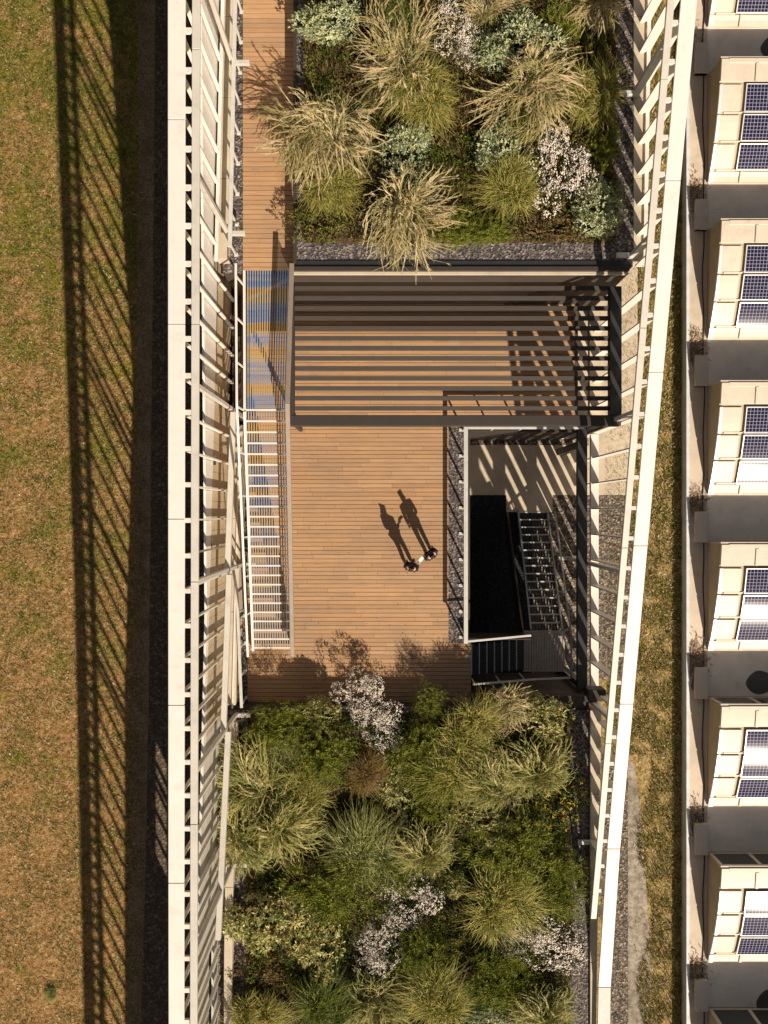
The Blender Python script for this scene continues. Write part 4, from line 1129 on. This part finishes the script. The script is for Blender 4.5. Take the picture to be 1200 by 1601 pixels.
p1 = W(641, 884, 0); p2 = W(671, 865, 0)
pa = person(p1, R(-14), 1.70, 'brown haired person in dark clothes holding out a white sheet on the deck', 'jacket', 'hair', .05,
            [((-.22, -.04, 1.14), (-.20, .10, .94), (.1, .35, -.8)), ((.21, -.04, 1.14), (.22, .17, 1.14), (.1, .9, .1))], .70)
pb_ = person(p2, R(38), 1.74, 'dark haired person in navy jacket standing next to the court railing gravel', 'jacket2', 'hair2', .04,
            [((-.225, -.03, 1.13), (-.22, .05, .90), (.05, .25, -.9)), ((.22, -.02, 1.13), (.19, .14, .94), (-.1, .4, -.8))], .80)
# the sheet in the first person's hand
q = MB(); hp = p1 + Matrix.Rotation(R(-14), 3, 'Z') @ (Vector((.24, .29, 1.155)) * (1.70 / 1.74))
d1 = Matrix.Rotation(R(-14 - 25), 3, 'Z') @ Vector((0, 1, 0)); d2 = Vector((-d1.y, d1.x, 0))
for k in range(4):
    a_, c_ = k / 4, (k + 1) / 4; zc = lambda t_: .02 * math.sin(t_ * 3.0)
    lo = [hp + d1 * (.19 * a_ - .03) - d2 * .055, hp + d1 * (.19 * a_ - .03) + d2 * .055, hp + d1 * (.19 * c_ - .03) + d2 * .055, hp + d1 * (.19 * c_ - .03) - d2 * .055]
    lo = [p + Vector((0, 0, zc(a_ if i < 2 else c_))) for i, p in enumerate(lo)]
    lo = [lo[0], lo[3], lo[2], lo[1]]
    q.hexa(lo, [p + Vector((0, 0, .004)) for p in lo])
tag(q.build('paper_sheet', 'paper', loc=hp), 'white paper sheet in the hand of the brown haired person', 'paper')

# ------------------------------------------------------------------ light, sky, camera
w = bpy.data.worlds.new('World'); S.world = w; w.use_nodes = True; nt = w.node_tree
sky = nt.nodes.new('ShaderNodeTexSky'); sky.sky_type = 'NISHITA'; sky.sun_disc = False
el = math.asin(SUN.z); az = math.atan2(SUN.x, SUN.y)
sky.sun_elevation = el; sky.sun_rotation = az
bg = nt.nodes['Background']; nt.links.new(mix(nt, 1.0, sky.outputs[0], (1.0, .80, .60), 'MULTIPLY'), bg.inputs[0]); bg.inputs[1].default_value = .06
sl = bpy.data.lights.new('sun', 'SUN'); sl.energy = 4.9; sl.angle = R(.53); sl.color = (1, .89, .74)
so = bpy.data.objects.new('sun', sl); COL.objects.link(so); so.location = SUN * 60
so.rotation_euler = (-SUN).to_track_quat('-Z', 'Y').to_euler()
cam = bpy.data.cameras.new('camera'); co = bpy.data.objects.new('camera', cam); COL.objects.link(co)
co.location = (0, 0, H); co.rotation_euler = (0, 0, 0)
cam.sensor_fit = 'VERTICAL'; cam.sensor_height = 24; cam.lens = 24 * F / 1601; cam.clip_end = 2000
S.camera = co
vs = S.view_settings; vs.view_transform = 'Standard'; vs.look = 'None'; vs.gamma = 1; vs.exposure = .48
S.cycles.max_bounces = 7; S.cycles.transparent_max_bounces = 12
